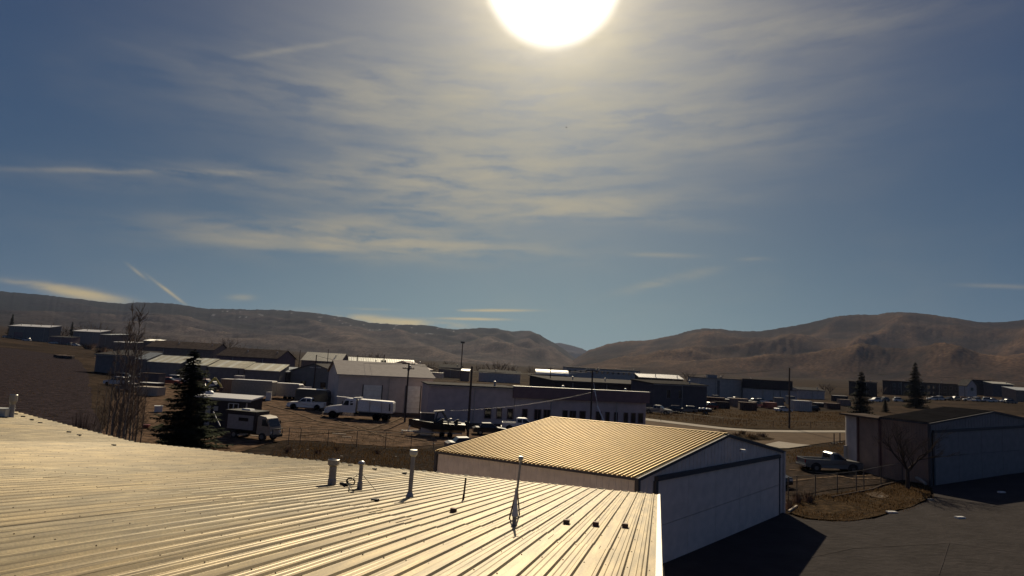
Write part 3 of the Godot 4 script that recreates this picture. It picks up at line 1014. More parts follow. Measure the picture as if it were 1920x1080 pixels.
	lathe(st, Vector3.ZERO, [Vector2(4.3 * k, 24 * k), Vector2(6.3 * k, 30 * k), Vector2(6.4 * k, 41 * k), Vector2(5.6 * k, 42 * k), Vector2(5.5 * k, 39 * k), Vector2(0, 39 * k)], 16)
	put(st, "cap", M.galvanised, t)
	st = mb()
	box(st, Vector3(0, 0.17, 0), Vector3(0.75, 0.34, 0.5), Basis(Vector3.UP, -0.1))
	box(st, Vector3(0, 0.36, 0), Vector3(0.82, 0.04, 0.56), Basis(Vector3.UP, -0.1))
	tag(put(st, "vent_box", M.pale_roof, null, roof_hit(4, 780)), "low pale box vent left of the leftmost flue pipe", "vent")
	# a capped pipe that stands by the wall on the right
	p = Vector3(RX.x * 15.6 + SX.x * 0.42, 0, -(RX.y * 15.6 + SX.y * 0.42))
	var topp := at(1226, 1069, -p.z)
	st = mb()
	tube(st, [Vector3(0, -0.2, 0), Vector3(0, topp.y, 0)], [0.05, 0.05], 10)
	t = thing("standpipe", "pipe with a white cap rising beside the roof edge", "pipe", Vector3(topp.x, 0, p.z))
	put(st, "pipe", M.zinc, t)
	st = mb()
	lathe(st, Vector3(0, topp.y, 0), [Vector2(0.08, -0.06), Vector2(0.08, 0.0), Vector2(0, 0.02)], 12)
	put(st, "cap", M.white, t)

# ------------------------------------------------------------------ the two hangars
func quad_box(st: SurfaceTool, a: Vector3, b: Vector3, c: Vector3, d: Vector3, t: Vector3) -> void:   # a slab between the quad a b c d and the same moved by t
	face(st, [a, b, c, d], -t)
	face(st, [a + t, b + t, c + t, d + t], t)
	var m := (a + b + c + d) * 0.25
	var q := [a, b, c, d]
	for i in 4:
		var p: Vector3 = q[i]
		var r: Vector3 = q[(i + 1) % 4]
		face(st, [p, r, r + t, p + t], (p + r) * 0.5 - m)

func hangar(t: Node3D, a: Vector3, b: Vector3, side: Vector3, eave: float, apex_q: float, apex_y: float, base: float, sheets: int, roof: Material, wall: Material, gable: Material, door_q: Array, door_top: Array, seam: Array, door_mat: Material) -> void:
	# a, b: the front corners of the gable on the ground; side: along the side wall
	var up := Vector3.UP
	var g := func(q: float, y: float, off := 0.0) -> Vector3:
		var p := a.lerp(b, q)
		return Vector3(p.x, y, p.z) - side.normalized() * off
	var gdir := (b - a).normalized()
	var fwd := -side.normalized()
	var lnorm := -gdir
	var a1 := Vector3(a.x, eave, a.z)
	var b1 := Vector3(b.x, eave, b.z)
	var ap: Vector3 = g.call(apex_q, apex_y)
	var st := mb()
	face(st, [g.call(0, base), a1, ap, b1, g.call(1, base)], fwd)
	face(st, [g.call(0, base) + side, a1 + side, ap + side, b1 + side, g.call(1, base) + side], -fwd)
	face(st, [g.call(1, base), b1, b1 + side, g.call(1, base) + side], gdir)
	put(st, "gable_wall", gable, t)
	# side wall in ribbed sheets
	var sm: SurfaceTool
	for i in sheets:
		sm = mb()
		ribbed(sm, Vector3(a.x, base, a.z) + side * (float(i) / sheets), side / sheets, up * (eave - base), lnorm, 3, 0.025, 0.4)
		put(sm, "wall_panel", wall, t)
	# roof in ribbed sheets, both slopes
	var n1 := (ap - a1).cross(side).normalized()
	if n1.y < 0: n1 = -n1
	var n2 := (ap - b1).cross(side).normalized()
	if n2.y < 0: n2 = -n2
	var over := (a1 - ap).normalized() * 0.16
	var over2 := (b1 - ap).normalized() * 0.16
	for i in sheets:
		var o := side * (float(i) / sheets) + up * 0.03
		sm = mb()
		ribbed(sm, ap + o, side / sheets, a1 - ap + over, n1, 4, 0.060, 0.50)
		put(sm, "roof_panel", roof, t)
		sm = mb()
		ribbed(sm, ap + o, side / sheets, b1 - ap + over2, n2, 4, 0.060, 0.50)
		put(sm, "roof_panel", roof, t)
	sm = mb()
	bar(sm, ap + n1 * 0.07, ap + side + n1 * 0.07, 0.35, 0.03)
	put(sm, "ridge_cap", roof, t)
	# trims
	sm = mb()
	bar(sm, a1 + over + fwd * 0.08 - up * 0.08, ap + fwd * 0.08 - up * 0.06, 0.10, 0.16)
	bar(sm, ap + fwd * 0.08 - up * 0.06, b1 + over2 + fwd * 0.08 - up * 0.08, 0.10, 0.16)
	put(sm, "rake_trim", M.dark_trim, t)
	sm = mb()
	bar(sm, a1 + over * 0.8 - up * 0.05 + fwd * 0.1, a1 + over * 0.8 + side - up * 0.05, 0.11, 0.12)
	put(sm, "eave_trim", M.dark_trim, t)
	sm = mb()
	box(sm, Vector3(a.x, (base + eave) * 0.5 - 0.06, a.z) + fwd * 0.04 + lnorm * 0.04, Vector3(0.20, eave - base, 0.20), Basis(gdir, up, gdir.cross(up)))
	put(sm, "corner_trim", M.dark_trim, t)
	sm = mb()
	box(sm, Vector3(b.x, (base + eave) * 0.5 - 0.06, b.z) + fwd * 0.04, Vector3(0.20, eave - base, 0.20), Basis(gdir, up, gdir.cross(up)))
	put(sm, "corner_trim", gable, t)
	sm = mb()
	box(sm, Vector3(a.x, (base + eave) * 0.5 - 0.06, a.z) + side + lnorm * 0.04, Vector3(0.16, eave - base, 0.16), Basis(gdir, up, gdir.cross(up)))
	put(sm, "corner_trim", M.dark_trim, t)
	# the folding door: an upper and a lower leaf under a dark header
	var q0: float = door_q[0]
	var q1: float = door_q[1]
	var dz := fwd * 0.10
	var leaves := [[seam[0] + 0.015, seam[1] + 0.015, door_top[0] - 0.1, door_top[1] - 0.1], [base + 0.2, base + 0.2, seam[0] - 0.015, seam[1] - 0.015]]
	var dr := Node3D.new()
	dr.name = "hangar_door"
	t.add_child(dr)
	for lf in leaves:
		var parts := 5
		for k in parts:
			var u0 := float(k) / parts
			var u1 := float(k + 1) / parts - 0.002
			sm = mb()
			quad_box(sm, g.call(lerpf(q0, q1, u0), lerpf(lf[0], lf[1], u0), 0.0), g.call(lerpf(q0, q1, u1), lerpf(lf[0], lf[1], u1), 0.0), g.call(lerpf(q0, q1, u1), lerpf(lf[2], lf[3], u1), 0.0), g.call(lerpf(q0, q1, u0), lerpf(lf[2], lf[3], u0), 0.0), dz)
			put(sm, "door_panel", door_mat, dr)
	sm = mb()
	quad_box(sm, g.call(q0, base + 0.2), g.call(q1, base + 0.2), g.call(q1, base + 0.42), g.call(q0, base + 0.42), fwd * 0.13)
	put(sm, "door_seal", M.rubber, t)
	var ribs_ := mb()
	for k in range(1, 44):
		var rq := k / 44.0
		var top_y := lerpf(eave, apex_y, rq / apex_q) if rq < apex_q else lerpf(apex_y, eave, (rq - apex_q) / (1.0 - apex_q))
		var low_y := base + 0.2 if rq < q0 - 0.012 or rq > q1 + 0.006 else lerpf(door_top[0], door_top[1], (rq - q0) / (q1 - q0)) + 0.14
		if top_y - low_y > 0.2: quad_box(ribs_, g.call(rq, low_y), g.call(rq + 0.0022, low_y), g.call(rq + 0.0022, top_y - 0.14), g.call(rq, top_y - 0.14), fwd * 0.025)
	put(ribs_, "gable_ribs", gable, t).set_meta("kind", "stuff")
	sm = mb()
	quad_box(sm, g.call(q0 - 0.008, door_top[0] - 0.1), g.call(q1 + 0.004, door_top[1] - 0.1), g.call(q1 + 0.004, door_top[1] + 0.12), g.call(q0 - 0.008, door_top[0] + 0.12), fwd * 0.2)
	put(sm, "door_header", M.dark_trim, t)
	sm = mb()
	quad_box(sm, g.call(q0 - 0.012, base), g.call(q0, base), g.call(q0, door_top[0] - 0.1), g.call(q0 - 0.012, door_top[0] - 0.1), fwd * 0.14)
	put(sm, "door_jamb", M.dark_trim, t)
	sm = mb()
	quad_box(sm, g.call(q1, base), g.call(q1 + 0.005, base), g.call(q1 + 0.005, door_top[1] - 0.1), g.call(q1, door_top[1] - 0.1), fwd * 0.14)
	put(sm, "door_jamb", M.dark_trim, t)

func make_hangar() -> void:
	var t := thing("hangar", "white metal hangar with a golden ribbed roof and tall folding door", "hangar")
	hangar(t, Vector3(6.40, 0, -30.5), Vector3(19.45, 0, -44.7), Vector3(-10.07, -0.05, -5.5), 4.46, 0.52, 6.0, -0.3, 12, M.hangar_roof, M.hangar_wall, M.hangar_gable, [0.09, 0.948], [4.25, 4.16], [1.95, 2.28], M.hangar_door)
	var lamp := mb()
	box(lamp, Vector3.ZERO, Vector3(0.25, 0.16, 0.3))
	put(lamp, "wall_lamp", M.white, t, Vector3(13.2, 5.2, -37.6) + Vector3(0.6, 0, 0.6))

func make_right_hangar() -> void:
	var t := thing("hangar", "dark shaded hangar with a wide door at the right edge", "hangar")
	var u := Vector3(0.866, 0, -0.5)
	var a := Vector3(37.55, 0, -56.55)
	hangar(t, a, a + u * 23.6, Vector3(-1.6, 0, -4.7), 6.22, 0.5, 7.33, 0.3, 6, M.dark_roof, M.brown_wall, M.vignetted_hangar, [0.028, 0.93], [5.47, 5.95], [3.3, 3.6], M.vignetted_hangar)
	# the annex on its far side
	var c := a + Vector3(-1.6, 0, -4.7)
	var x := thing("annex", "small brown flat roofed annex behind the silver pickup", "building")
	var l := Vector3(-0.15, 0, -3.5)
	var bk := Vector3(3.0, 0, -2.0)
	var st := mb()
	quad_box(st, c + Vector3(-0.1, 0.2, 0.0), c + l + Vector3(0, 0.2, 0), c + l + bk + Vector3(0, 0.2, 0), c + bk + Vector3(0, 0.2, 0), Vector3(0, 5.75, 0))
	put(st, "wall", M.brown_wall, x)
	st = mb()
	var up := Vector3(0, 6.0, 0)
	quad_box(st, c + up + Vector3(-0.4, 0, 0.3), c + l * 1.6 + up + Vector3(-0.75, 0, 0.0), c + l * 1.6 + bk + up, c + bk + up, Vector3(0, 0.16, 0))
	put(st, "roof", M.brown_roof, x)
	for k in [[0.0, 0.0], [1.0, 0.0]]:
		st = mb()
		var p: Vector3 = c + l * k[0]
		box(st, p + Vector3(-0.07, 3.1, 0.07), Vector3(0.2, 5.7, 0.2))
		put(st, "corner_trim", M.rust_trim, x)
	st = mb()
	var pw := c + l * 1.0 + Vector3(-0.1, 0, 0.1)
	var pe := c + l + Vector3(-0.15, 0, -2.0)
	quad_box(st, Vector3(pw.x, 0.3, pw.z), Vector3(pe.x, 0.3, pe.z), Vector3(pe.x, 5.95, pe.z), Vector3(pw.x, 5.95, pw.z), Vector3(0.05, 0, -0.25))
	put(st, "porch_wall", M.tan_wall, x)
	st = mb()
	box(st, Vector3(pe.x - 0.25, 1.6, pe.z + 0.3), Vector3(0.25, 2.6, 0.25))
	put(st, "porch_post", M.pale_wall, x)
# ------------------------------------------------------------------ buildings, built in their own axes: x along the front, z towards the viewer
func building(d: Dictionary) -> Node3D:
	var a: Vector3 = d.a
	var b: Vector3 = d.b
	var y0 := minf(a.y, b.y) - 0.1
	var u := Vector3(b.x - a.x, 0, b.z - a.z)
	var w := u.length()
	u = u.normalized()
	var t := thing(d.get("name", "building"), d.label, d.get("cat", "building"), Vector3(a.x, y0, a.z), atan2(-u.z, u.x), d.get("group", ""))
	var dp: float = d.depth
	var h: float = d.h
	var rise: float = d.get("rise", 0.0)
	var kind: String = d.get("roof", "flat")
	var wall: Material = d.wall
	var rmat: Material = d.get("rmat", M.dark_roof)
	var over: float = d.get("over", 0.35)
	var st := mb()
	var p := []                                    # the wall's end outline and the two roof slopes
	var slopes := []                               # corner, across, down
	if kind == "side":                             # ridge along the front
		p = [Vector3(-0.0, -1, 0), Vector3(0, h, 0), Vector3(0, h + rise, -dp * 0.5), Vector3(0, h, -dp), Vector3(0, -1, -dp)]
		slopes = [[Vector3(-over, h + rise + 0.03, -dp * 0.5), Vector3(w + 2 * over, 0, 0), Vector3(0, -rise, dp * 0.5) * (1.0 + over / dp * 2.0)], [Vector3(w + over, h + rise + 0.03, -dp * 0.5), Vector3(-w - 2 * over, 0, 0), Vector3(0, -rise, -dp * 0.5) * (1.0 + over / dp * 2.0)]]
	elif kind == "front":                          # gable to the front
		p = [Vector3(0, -1, 0), Vector3(0, h, 0), Vector3(w * 0.5, h + rise, 0), Vector3(w, h, 0), Vector3(w, -1, 0)]
		slopes = [[Vector3(w * 0.5, h + rise + 0.03, -dp - over), Vector3(0, 0, dp + 2 * over), Vector3(-w * 0.5, -rise, 0) * (1.0 + over / w * 2.0)], [Vector3(w * 0.5, h + rise + 0.03, over), Vector3(0, 0, -dp - 2 * over), Vector3(w * 0.5, -rise, 0) * (1.0 + over / w * 2.0)]]
	else:                                          # flat, or leaning to the front by rise
		p = [Vector3(0, -1, 0), Vector3(0, h, 0), Vector3(0, h + rise, -dp), Vector3(0, -1, -dp)]
		slopes = [[Vector3(-over, h + rise + 0.03, -dp), Vector3(w + 2 * over, 0, 0), Vector3(0, -rise, dp) + Vector3(0, 0, over)]]
	var run := Vector3(0, 0, -dp) if kind == "front" else Vector3(w, 0, 0)
	face(st, p, -run)
	var q := []
	for v in p: q.append(v + run)
	face(st, q, run)
	var mid := Vector3(w * 0.5, h * 0.5, -dp * 0.5)
	for i in p.size():
		var j := (i + 1) % p.size()
		face(st, [p[i], p[j], q[j], q[i]], (p[i] + p[j] + q[i] + q[j]) * 0.25 - mid)
	put(st, "wall", wall, t)
	var sheets: int = d.get("sheets", 0)
	for s in slopes:
		var n: Vector3 = s[1].cross(s[2]).normalized()
		if n.y < 0: n = -n
		if sheets > 0:
			for i in sheets:
				st = mb()
				ribbed(st, s[0] + s[1] * (float(i) / sheets), s[1] / sheets * 0.985, s[2], n, d.get("ribs", 2), 0.08, 0.3)
				var alt: Array = d.get("rmats", [rmat])
				put(st, "roof_panel", alt[i % alt.size()], t)
		else:
			st = mb()
			var nn: Vector3 = n * 0.16
			quad_box(st, s[0], s[0] + s[1], s[0] + s[1] + s[2], s[0] + s[2], nn)
			put(st, "roof", rmat, t)
	if d.has("fascia"):                            # a band round the head of the front
		st = mb()
		var f: Array = d.fascia
		box(st, Vector3(w * 0.5, f[0] + f[1] * 0.5, 0.2), Vector3(w + 0.8, f[1], 0.5))
		put(st, "fascia", f[2], t)
		st = mb()
		box(st, Vector3(w * 0.5, f[0] + f[1] + 0.05, 0.16), Vector3(w + 0.9, 0.09, 0.62))
		put(st, "coping", M.pale_roof, t)
	if kind != "front":
		st = mb()
		box(st, Vector3(w * 0.5, h - 0.06, over * 0.7 + 0.04), Vector3(w + over, 0.13, 0.14))
		if not d.has("fascia"): put(st, "gutter", M.zinc if w < 30.0 else M.dark_trim, t)
	if w > 9.0:
		var np := int(clampf(w / 9.0, 1, 4))
		for i in np:
			st = mb()
			box(st, Vector3(w * (i + 0.5) / np + 0.35, h * 0.5 - 0.1, 0.09), Vector3(0.11, h - 0.2, 0.11))
			put(st, "downpipe", M.zinc, t)
			st = mb()
			lathe(st, Vector3(w * (i + 0.8) / np, h + rise * 0.5, -dp * (0.3 if kind != "front" else 0.5)), [Vector2(0.16, -0.3), Vector2(0.16, 0.7), Vector2(0.27, 0.75), Vector2(0.2, 0.95), Vector2(0, 1.0)], 8)
			put(st, "roof_vent", M.zinc, t)
	for wd in d.get("windows", []):                # [x, y, width, height]
		window_in(t, wd[0], wd[1], wd[2], wd[3], wd[4] if wd.size() > 4 else M.dark_trim)
	for dd in d.get("doors", []):                  # [x, width, height, sections, material]
		var dr := Node3D.new()
		dr.name = "garage_door" if not t.has_node("garage_door") else "garage_door_%03d" % t.get_child_count()
		t.add_child(dr)
		var ns: int = dd[3]
		for k in ns:
			st = mb()
			box(st, Vector3(dd[0] + dd[1] * 0.5, (k + 0.5) * dd[2] / ns, 0.03), Vector3(dd[1], dd[2] / ns - 0.04, 0.10))
			put(st, "door_panel", dd[4], dr)
		for s in [[-0.08, 0.16], [dd[1] + 0.08, 0.16]]:
			st = mb()
			box(st, Vector3(dd[0] + s[0], dd[2] * 0.5, 0.05), Vector3(s[1], dd[2] + 0.1, 0.18))
			put(st, "jamb", M.dark_trim, dr)
	return t

func window_in(t: Node3D, x: float, y: float, w: float, h: float, fr: Material) -> void:
	var st := mb()
	var f := minf(0.09, w * 0.12)
	box(st, Vector3(x + w * 0.5, y - f * 0.5, 0.04), Vector3(w + 2 * f, f, 0.12))
	box(st, Vector3(x + w * 0.5, y + h + f * 0.5, 0.04), Vector3(w + 2 * f, f, 0.12))
	box(st, Vector3(x - f * 0.5, y + h * 0.5, 0.04), Vector3(f, h, 0.12))
	box(st, Vector3(x + w + f * 0.5, y + h * 0.5, 0.04), Vector3(f, h, 0.12))
	if w > 0.9: box(st, Vector3(x + w * 0.5, y + h * 0.5, 0.04), Vector3(f * 0.7, h, 0.10))
	var o := put(st, "window", fr, t)
	st = mb()
	box(st, Vector3(x + w * 0.5, y + h * 0.5, 0.015), Vector3(w, h, 0.03))
	put(st, "pane", M.glass, o)

func roof_unit(at_: Vector3, label: String, s := Vector3(1.8, 1.0, 1.4)) -> void:
	var t := thing("rooftop_unit", label, "air conditioner", at_)
	var st := mb()
	box(st, Vector3(0, s.y * 0.5, 0), s)
	put(st, "case", M.grey_paint, t)
	st = mb()
	box(st, Vector3(0, s.y + 0.04, 0), s * Vector3(1.05, 0.0, 1.05) + Vector3(0, 0.08, 0))
	put(st, "lid", M.zinc, t)

func make_buildings() -> void:
	# the long mauve office with its dark head band
	var a := gd(806, 96.0)
	var b := gd(1213, 104.5)
	var wins := []
	for p in [[905, 10], [926, 8], [945, 9], [973, 8], [995, 11], [1012, 11], [1047, 8], [1060, 5], [1066, 5], [1079, 10], [1110, 9], [1128, 7], [1145, 6], [1164, 7], [1178, 8], [1192, 9]]:
		wins.append([(p[0] - 806.0) * 0.0893, 0.95, p[1] * 0.0893, 1.5, M.mauve_fascia])
	building({"name": "office_building", "label": "long low mauve building with dark head band and small windows", "a": a.lerp(b, 0.378), "b": b, "depth": 11.0, "h": 5.3, "wall": M.mauve_wall, "rmat": M.grey_roof, "fascia": [4.15, 1.75, M.mauve_fascia], "windows": wins.map(func(w): return [w[0] - 13.6] + w.slice(1)).filter(func(w): return w[0] > 0.2), "over": 0.1})
	building({"name": "office_building", "label": "plain mauve block closing the left end of the long low building", "a": a, "b": a.lerp(b, 0.376), "depth": 9.0, "h": 5.55, "wall": M.mauve_wall, "rmat": M.grey_roof, "over": 0.25, "windows": [wins[0], wins[1], wins[2]]})
	# grey workshop with two garage doors
	a = gp(630, 770)
	b = gp(808, 776)
	building({"name": "workshop", "label": "grey workshop with two pale garage doors behind the white tank truck", "a": a, "b": b, "depth": 16.0, "h": 6.1, "rise": 2.1, "roof": "side", "wall": M.tan_wall, "rmat": M.mauve_roof,
		"doors": [[4.1, 3.0, 4.6, 5, M.grey_door], [11.3, 2.4, 4.7, 5, M.grey_door]]})
	building({"name": "workshop", "label": "low gabled roof rising just behind the grey workshop", "a": at(705, 740, 133.0) * Vector3(1, 0, 1), "b": at(795, 744, 133.0) * Vector3(1, 0, 1), "depth": 10.0, "h": 7.0, "rise": 1.6, "roof": "front", "wall": M.tan_wall, "rmat": M.tan_wall})
	building({"name": "workshop", "label": "blue grey gabled shed left of the workshop", "a": gd(536, 152.0), "b": gd(642, 150.0), "depth": 16.0, "h": 4.2, "rise": 2.2, "roof": "front", "wall": M.blue_grey_wall, "rmat": M.grey_roof, "windows": [[4.0, 1.0, 1.2, 1.2], [9.0, 1.0, 1.2, 1.2]]})
	building({"name": "lean_to", "label": "pale blue lean-to roof at the right end of the storage sheds", "a": gd(516, 150.0), "b": gd(541, 150.0), "depth": 6.0, "h": 3.9, "rise": 1.0, "wall": M.dark_wall, "rmat": M.blue_roof, "over": 0.2})
	# the row of storage sheds with lit roofs
	var runs := [[250, 273, "blue", "blue grey roof at the left end of the storage shed row"], [274, 337, "pale", "white ribbed roof of a storage shed left of the spruce"], [347, 386, "pale", "white ribbed shed roof just right of the spruce top"], [389, 446, "tan", "tan roofed storage shed right of the dark gap"], [447.5, 457, "tan", "narrow tan roofed bay between two long sheds"], [458.5, 524, "tan", "long tan roofed storage shed at the right of the row"]]
	for r in runs:
		var n := maxi(2, int((r[1] - r[0]) / 6.5))
		building({"name": "storage_shed", "label": r[3], "group": "storage sheds in a row", "a": gd(r[0], 146.0), "b": gd(r[1], 146.0), "depth": 6.0, "h": 4.15 if r[2] != "blue" else 4.35, "rise": 1.5, "wall": M.grey_wall, "sheets": n, "ribs": 3, "over": 0.15,
			"rmat": M.blue_roof if r[2] == "blue" else M.pale_roof, "rmats": [M.blue_roof] if r[2] == "blue" else ([M.pale_roof, M.tan_roof] if r[2] == "pale" else [M.tan_roof, M.tan_roof, M.pale_roof])})
	building({"name": "storage_shed", "label": "dim grey shed behind the bare birch clump", "a": gd(176, 152.0), "b": gd(249, 150.0), "depth": 9.0, "h": 4.6, "rise": 1.2, "wall": M.grey_wall, "rmat": M.grey_roof})
	building({"name": "barn", "label": "large brown roofed barn behind the storage sheds", "a": gd(268, 236.0), "b": gd(396, 236.0), "depth": 13.0, "h": 6.6, "rise": 2.4, "roof": "side", "wall": M.brown_wall, "rmat": M.brown_roof})
	building({"name": "barn", "label": "dark maroon hip roofed barn behind the tan sheds", "a": gd(404, 215.0), "b": gd(517, 212.0), "depth": 13.0, "h": 5.8, "rise": 2.7, "roof": "side", "wall": M.mauve_fascia, "rmat": M.brown_roof})
	# lit roofs further back
	building({"name": "warehouse", "label": "gabled warehouse with a bright sunlit roof behind the workshop", "a": gd(655, 196.0), "b": gd(779, 202.0), "depth": 15.0, "h": 5.5, "rise": 3.0, "roof": "side", "wall": M.brown_wall, "rmat": M.pale_roof, "sheets": 14, "ribs": 2})
	building({"name": "warehouse", "label": "second warehouse with a paler sunlit roof left of the bright one", "a": gd(563, 255.0), "b": gd(636, 255.0), "depth": 15.0, "h": 5.6, "rise": 3.3, "roof": "side", "wall": M.brown_wall, "rmat": M.tan_roof, "sheets": 10, "ribs": 2})
	building({"name": "house", "label": "small house with a thin pale roof left of the warehouses", "a": gd(514, 262.0), "b": gd(535, 262.0), "depth": 9.0, "h": 5.4, "rise": 1.0, "roof": "side", "wall": M.tan_wall, "rmat": M.pale_roof, "windows": [[1.0, 2.5, 0.9, 1.2], [3.0, 2.5, 0.9, 1.2]]})
	building({"name": "far_shed", "label": "far pale roofed shed left of the tall light mast", "a": gd(822, 330.0), "b": gd(864, 330.0), "depth": 12.0, "h": 5.2, "rise": 1.6, "roof": "side", "wall": M.brown_wall, "rmat": M.grey_roof})
	building({"name": "far_shed", "label": "small far shed with a glinting roof right of the light mast", "a": gd(864, 290.0), "b": gd(880, 290.0), "depth": 6.0, "h": 4.6, "rise": 0.8, "wall": M.brown_wall, "rmat": M.white, "over": 0.1})
	building({"name": "far_shed", "label": "long far tan roof above the mauve building", "a": gd(898, 300.0), "b": gd(976, 300.0), "depth": 10.0, "h": 4.6, "rise": 1.0, "roof": "side", "wall": M.tan_wall, "rmat": M.grey_roof})
	var arch := building({"name": "arched_shed", "label": "far arched shed with a brilliantly lit curved roof", "a": gd(1006, 280.0), "b": gd(1064, 280.0), "depth": 12.0, "h": 5.2, "wall": M.brown_wall, "rmat": M.dark_roof, "over": 0.05})
	var st := mb()
	for k in 8:
		var t0 := PI * k / 8.0
		var t1 := PI * (k + 1) / 8.0
		face(st, [Vector3(-0.4, 5.3 + 2.1 * sin(t0), -6 + 6.4 * cos(t0)), Vector3(14.2, 5.3 + 2.1 * sin(t0), -6 + 6.4 * cos(t0)), Vector3(14.2, 5.3 + 2.1 * sin(t1), -6 + 6.4 * cos(t1)), Vector3(-0.4, 5.3 + 2.1 * sin(t1), -6 + 6.4 * cos(t1))], Vector3(0, sin((t0 + t1) * 0.5), cos((t0 + t1) * 0.5)))
	put(st, "vault", M.white, arch)
	wins = []
	for k in 13: wins.append([1.6 + k * 3.75, 5.4, 1.5, 1.5, M.tan_wall])
	building({"name": "depot", "label": "far pale hall with a row of small square windows under the valley gap", "a": gd(1062, 440.0), "b": gd(1200, 440.0), "depth": 30.0, "h": 8.6, "rise": 0.2, "wall": M.pale_wall, "rmat": M.grey_roof, "windows": wins, "over": 0.3})
	building({"name": "far_shed", "label": "far shed with a long bright roof left of the navy building", "a": gd(1199, 260.0), "b": gd(1281, 262.0), "depth": 6.0, "h": 6.3, "rise": 1.5, "wall": M.dark_wall, "rmat": M.white, "sheets": 8, "ribs": 2})
	# the long dark building and its navy end
	building({"name": "warehouse", "label": "long dark warehouse with a pale roof edge behind the mauve building", "a": gd(1040, 158.0), "b": gd(1288, 166.0), "depth": 24.0, "h": 5.7, "rise": 0.5, "wall": M.dark_wall, "rmat": M.grey_roof, "over": 0.5})
	building({"name": "warehouse", "label": "navy warehouse end with two tall windows right of the mauve building", "a": gd(1226, 151.0), "b": gd(1326, 160.0), "depth": 8.0, "h": 6.2, "rise": 0.6, "wall": M.navy_wall, "rmat": M.dark_roof, "windows": [[4.4, 3.0, 1.0, 1.9, M.grey_wall], [8.3, 3.0, 1.0, 1.9, M.grey_wall]]})
	building({"name": "white_hall", "label": "pale flat roofed hall right of the navy warehouse", "a": gd(1311, 230.0), "b": gd(1426, 238.0), "depth": 7.0, "h": 7.3, "wall": M.pale_wall, "rmat": M.grey_roof, "doors": [[8.0, 0.5, 6.6, 3, M.grey_wall], [18.5, 0.6, 6.6, 3, M.grey_wall]]})
	var can := building({"name": "canopy", "label": "dark square canopy on pale walls beside the tall right pole", "cat": "canopy", "a": gd(1426, 226.0), "b": gd(1495, 232.0), "depth": 9.0, "h": 4.0, "wall": M.tan_wall, "rmat": M.dark_roof, "over": 0.2})
	st = mb()
	box(st, Vector3(6.8, 5.8, -4.0), Vector3(14.6, 3.2, 9.4))
	put(st, "head_band", M.dark_wall, can)
	for k in [1.5, 6.2, 9.5, 13.0]:
		st = mb()
		box(st, Vector3(k, 2.0, 0.15), Vector3(0.9, 3.8, 0.3))
		put(st, "pillar", M.pale_wall, can)
	building({"name": "house", "label": "low tan building right of the dark canopy", "a": gd(1497, 250.0), "b": gd(1546, 250.0), "depth": 6.0, "h": 3.6, "rise": 0.9, "wall": M.tan_wall, "rmat": M.grey_roof})
	# buildings behind the right hangar
	building({"name": "office_block", "label": "dark block behind the left pointed spruce", "a": gd(1602, 300.0), "b": gd(1644, 300.0), "depth": 5.0, "h": 6.9, "wall": M.dark_wall, "rmat": M.dark_roof, "windows": [[2, 1.2, 1.4, 1.6], [6, 1.2, 1.4, 1.6]]})
	wins = []
	for k in 12: wins.append([1.2 + k * 3.3, 4.4, 1.4, 1.6, M.grey_wall])
	for k in 12: wins.append([1.2 + k * 3.3, 0.8, 1.4, 2.0, M.grey_wall])
	building({"name": "office_block", "label": "wide dark two storey block behind the right pointed spruce", "a": gd(1670, 330.0), "b": gd(1812, 336.0), "depth": 6.0, "h": 7.3, "wall": M.dark_wall, "rmat": M.dark_roof, "windows": wins})
	building({"name": "house", "label": "narrow grey gabled house at the end of the dark block", "a": gd(1813, 318.0), "b": gd(1830, 318.0), "depth": 6.0, "h": 5.8, "rise": 2.8, "roof": "front", "wall": M.tan_wall, "rmat": M.grey_roof, "windows": [[1.7, 3.3, 1.2, 1.3]]})
	building({"name": "house", "label": "dark house with a thin pale roof edge at the far right", "a": gd(1860, 320.0), "b": gd(1899, 320.0), "depth": 6.0, "h": 6.6, "rise": 1.0, "wall": M.navy_wall, "rmat": M.tan_roof})
	building({"name": "house", "label": "dim house between the gabled house and the pale edged one", "a": gd(1832, 345.0), "b": gd(1862, 345.0), "depth": 6.0, "h": 6.4, "rise": 2.0, "roof": "side", "wall": M.dark_wall, "rmat": M.dark_roof})
	building({"name": "house", "label": "brown house with a pale roof cut by the right edge", "a": gd(1904, 255.0), "b": gd(1960, 258.0), "depth": 6.0, "h": 4.6, "rise": 1.2, "wall": M.brown_wall, "rmat": M.pale_roof})
	# hangars at the far left
	building({"name": "far_hangar", "label": "grey hangar with a thin bright roof at the far left", "cat": "hangar", "a": gd(5, 408.0), "b": gd(81, 392.0), "depth": 7.0, "h": 9.2, "rise": 1.5, "wall": M.grey_wall, "rmat": M.white, "over": 0.5, "doors": [[6.0, 9.0, 5.5, 3, M.mauve_fascia]]})
	building({"name": "far_hangar", "label": "second grey hangar with a bright roof right of the far left one", "cat": "hangar", "a": gd(127, 400.0), "b": gd(177, 392.0), "depth": 7.0, "h": 9.3, "rise": 1.5, "wall": M.blue_grey_wall, "rmat": M.white, "over": 0.5})
	building({"name": "far_hangar", "label": "low hangar with a broken bright roof line behind the birch clump", "cat": "hangar", "a": gd(179, 385.0), "b": gd(200, 380.0), "depth": 12.0, "h": 8.4, "rise": 1.0, "wall": M.brown_wall, "rmat": M.pale_roof})
	building({"name": "far_shed", "label": "long low shed with a speckled pale roof behind the birches", "a": gd(206, 330.0), "b": gd(246, 325.0), "depth": 8.0, "h": 5.6, "rise": 0.7, "wall": M.brown_wall, "rmat": M.pale_roof, "sheets": 6, "rmats": [M.white, M.grey_roof]})
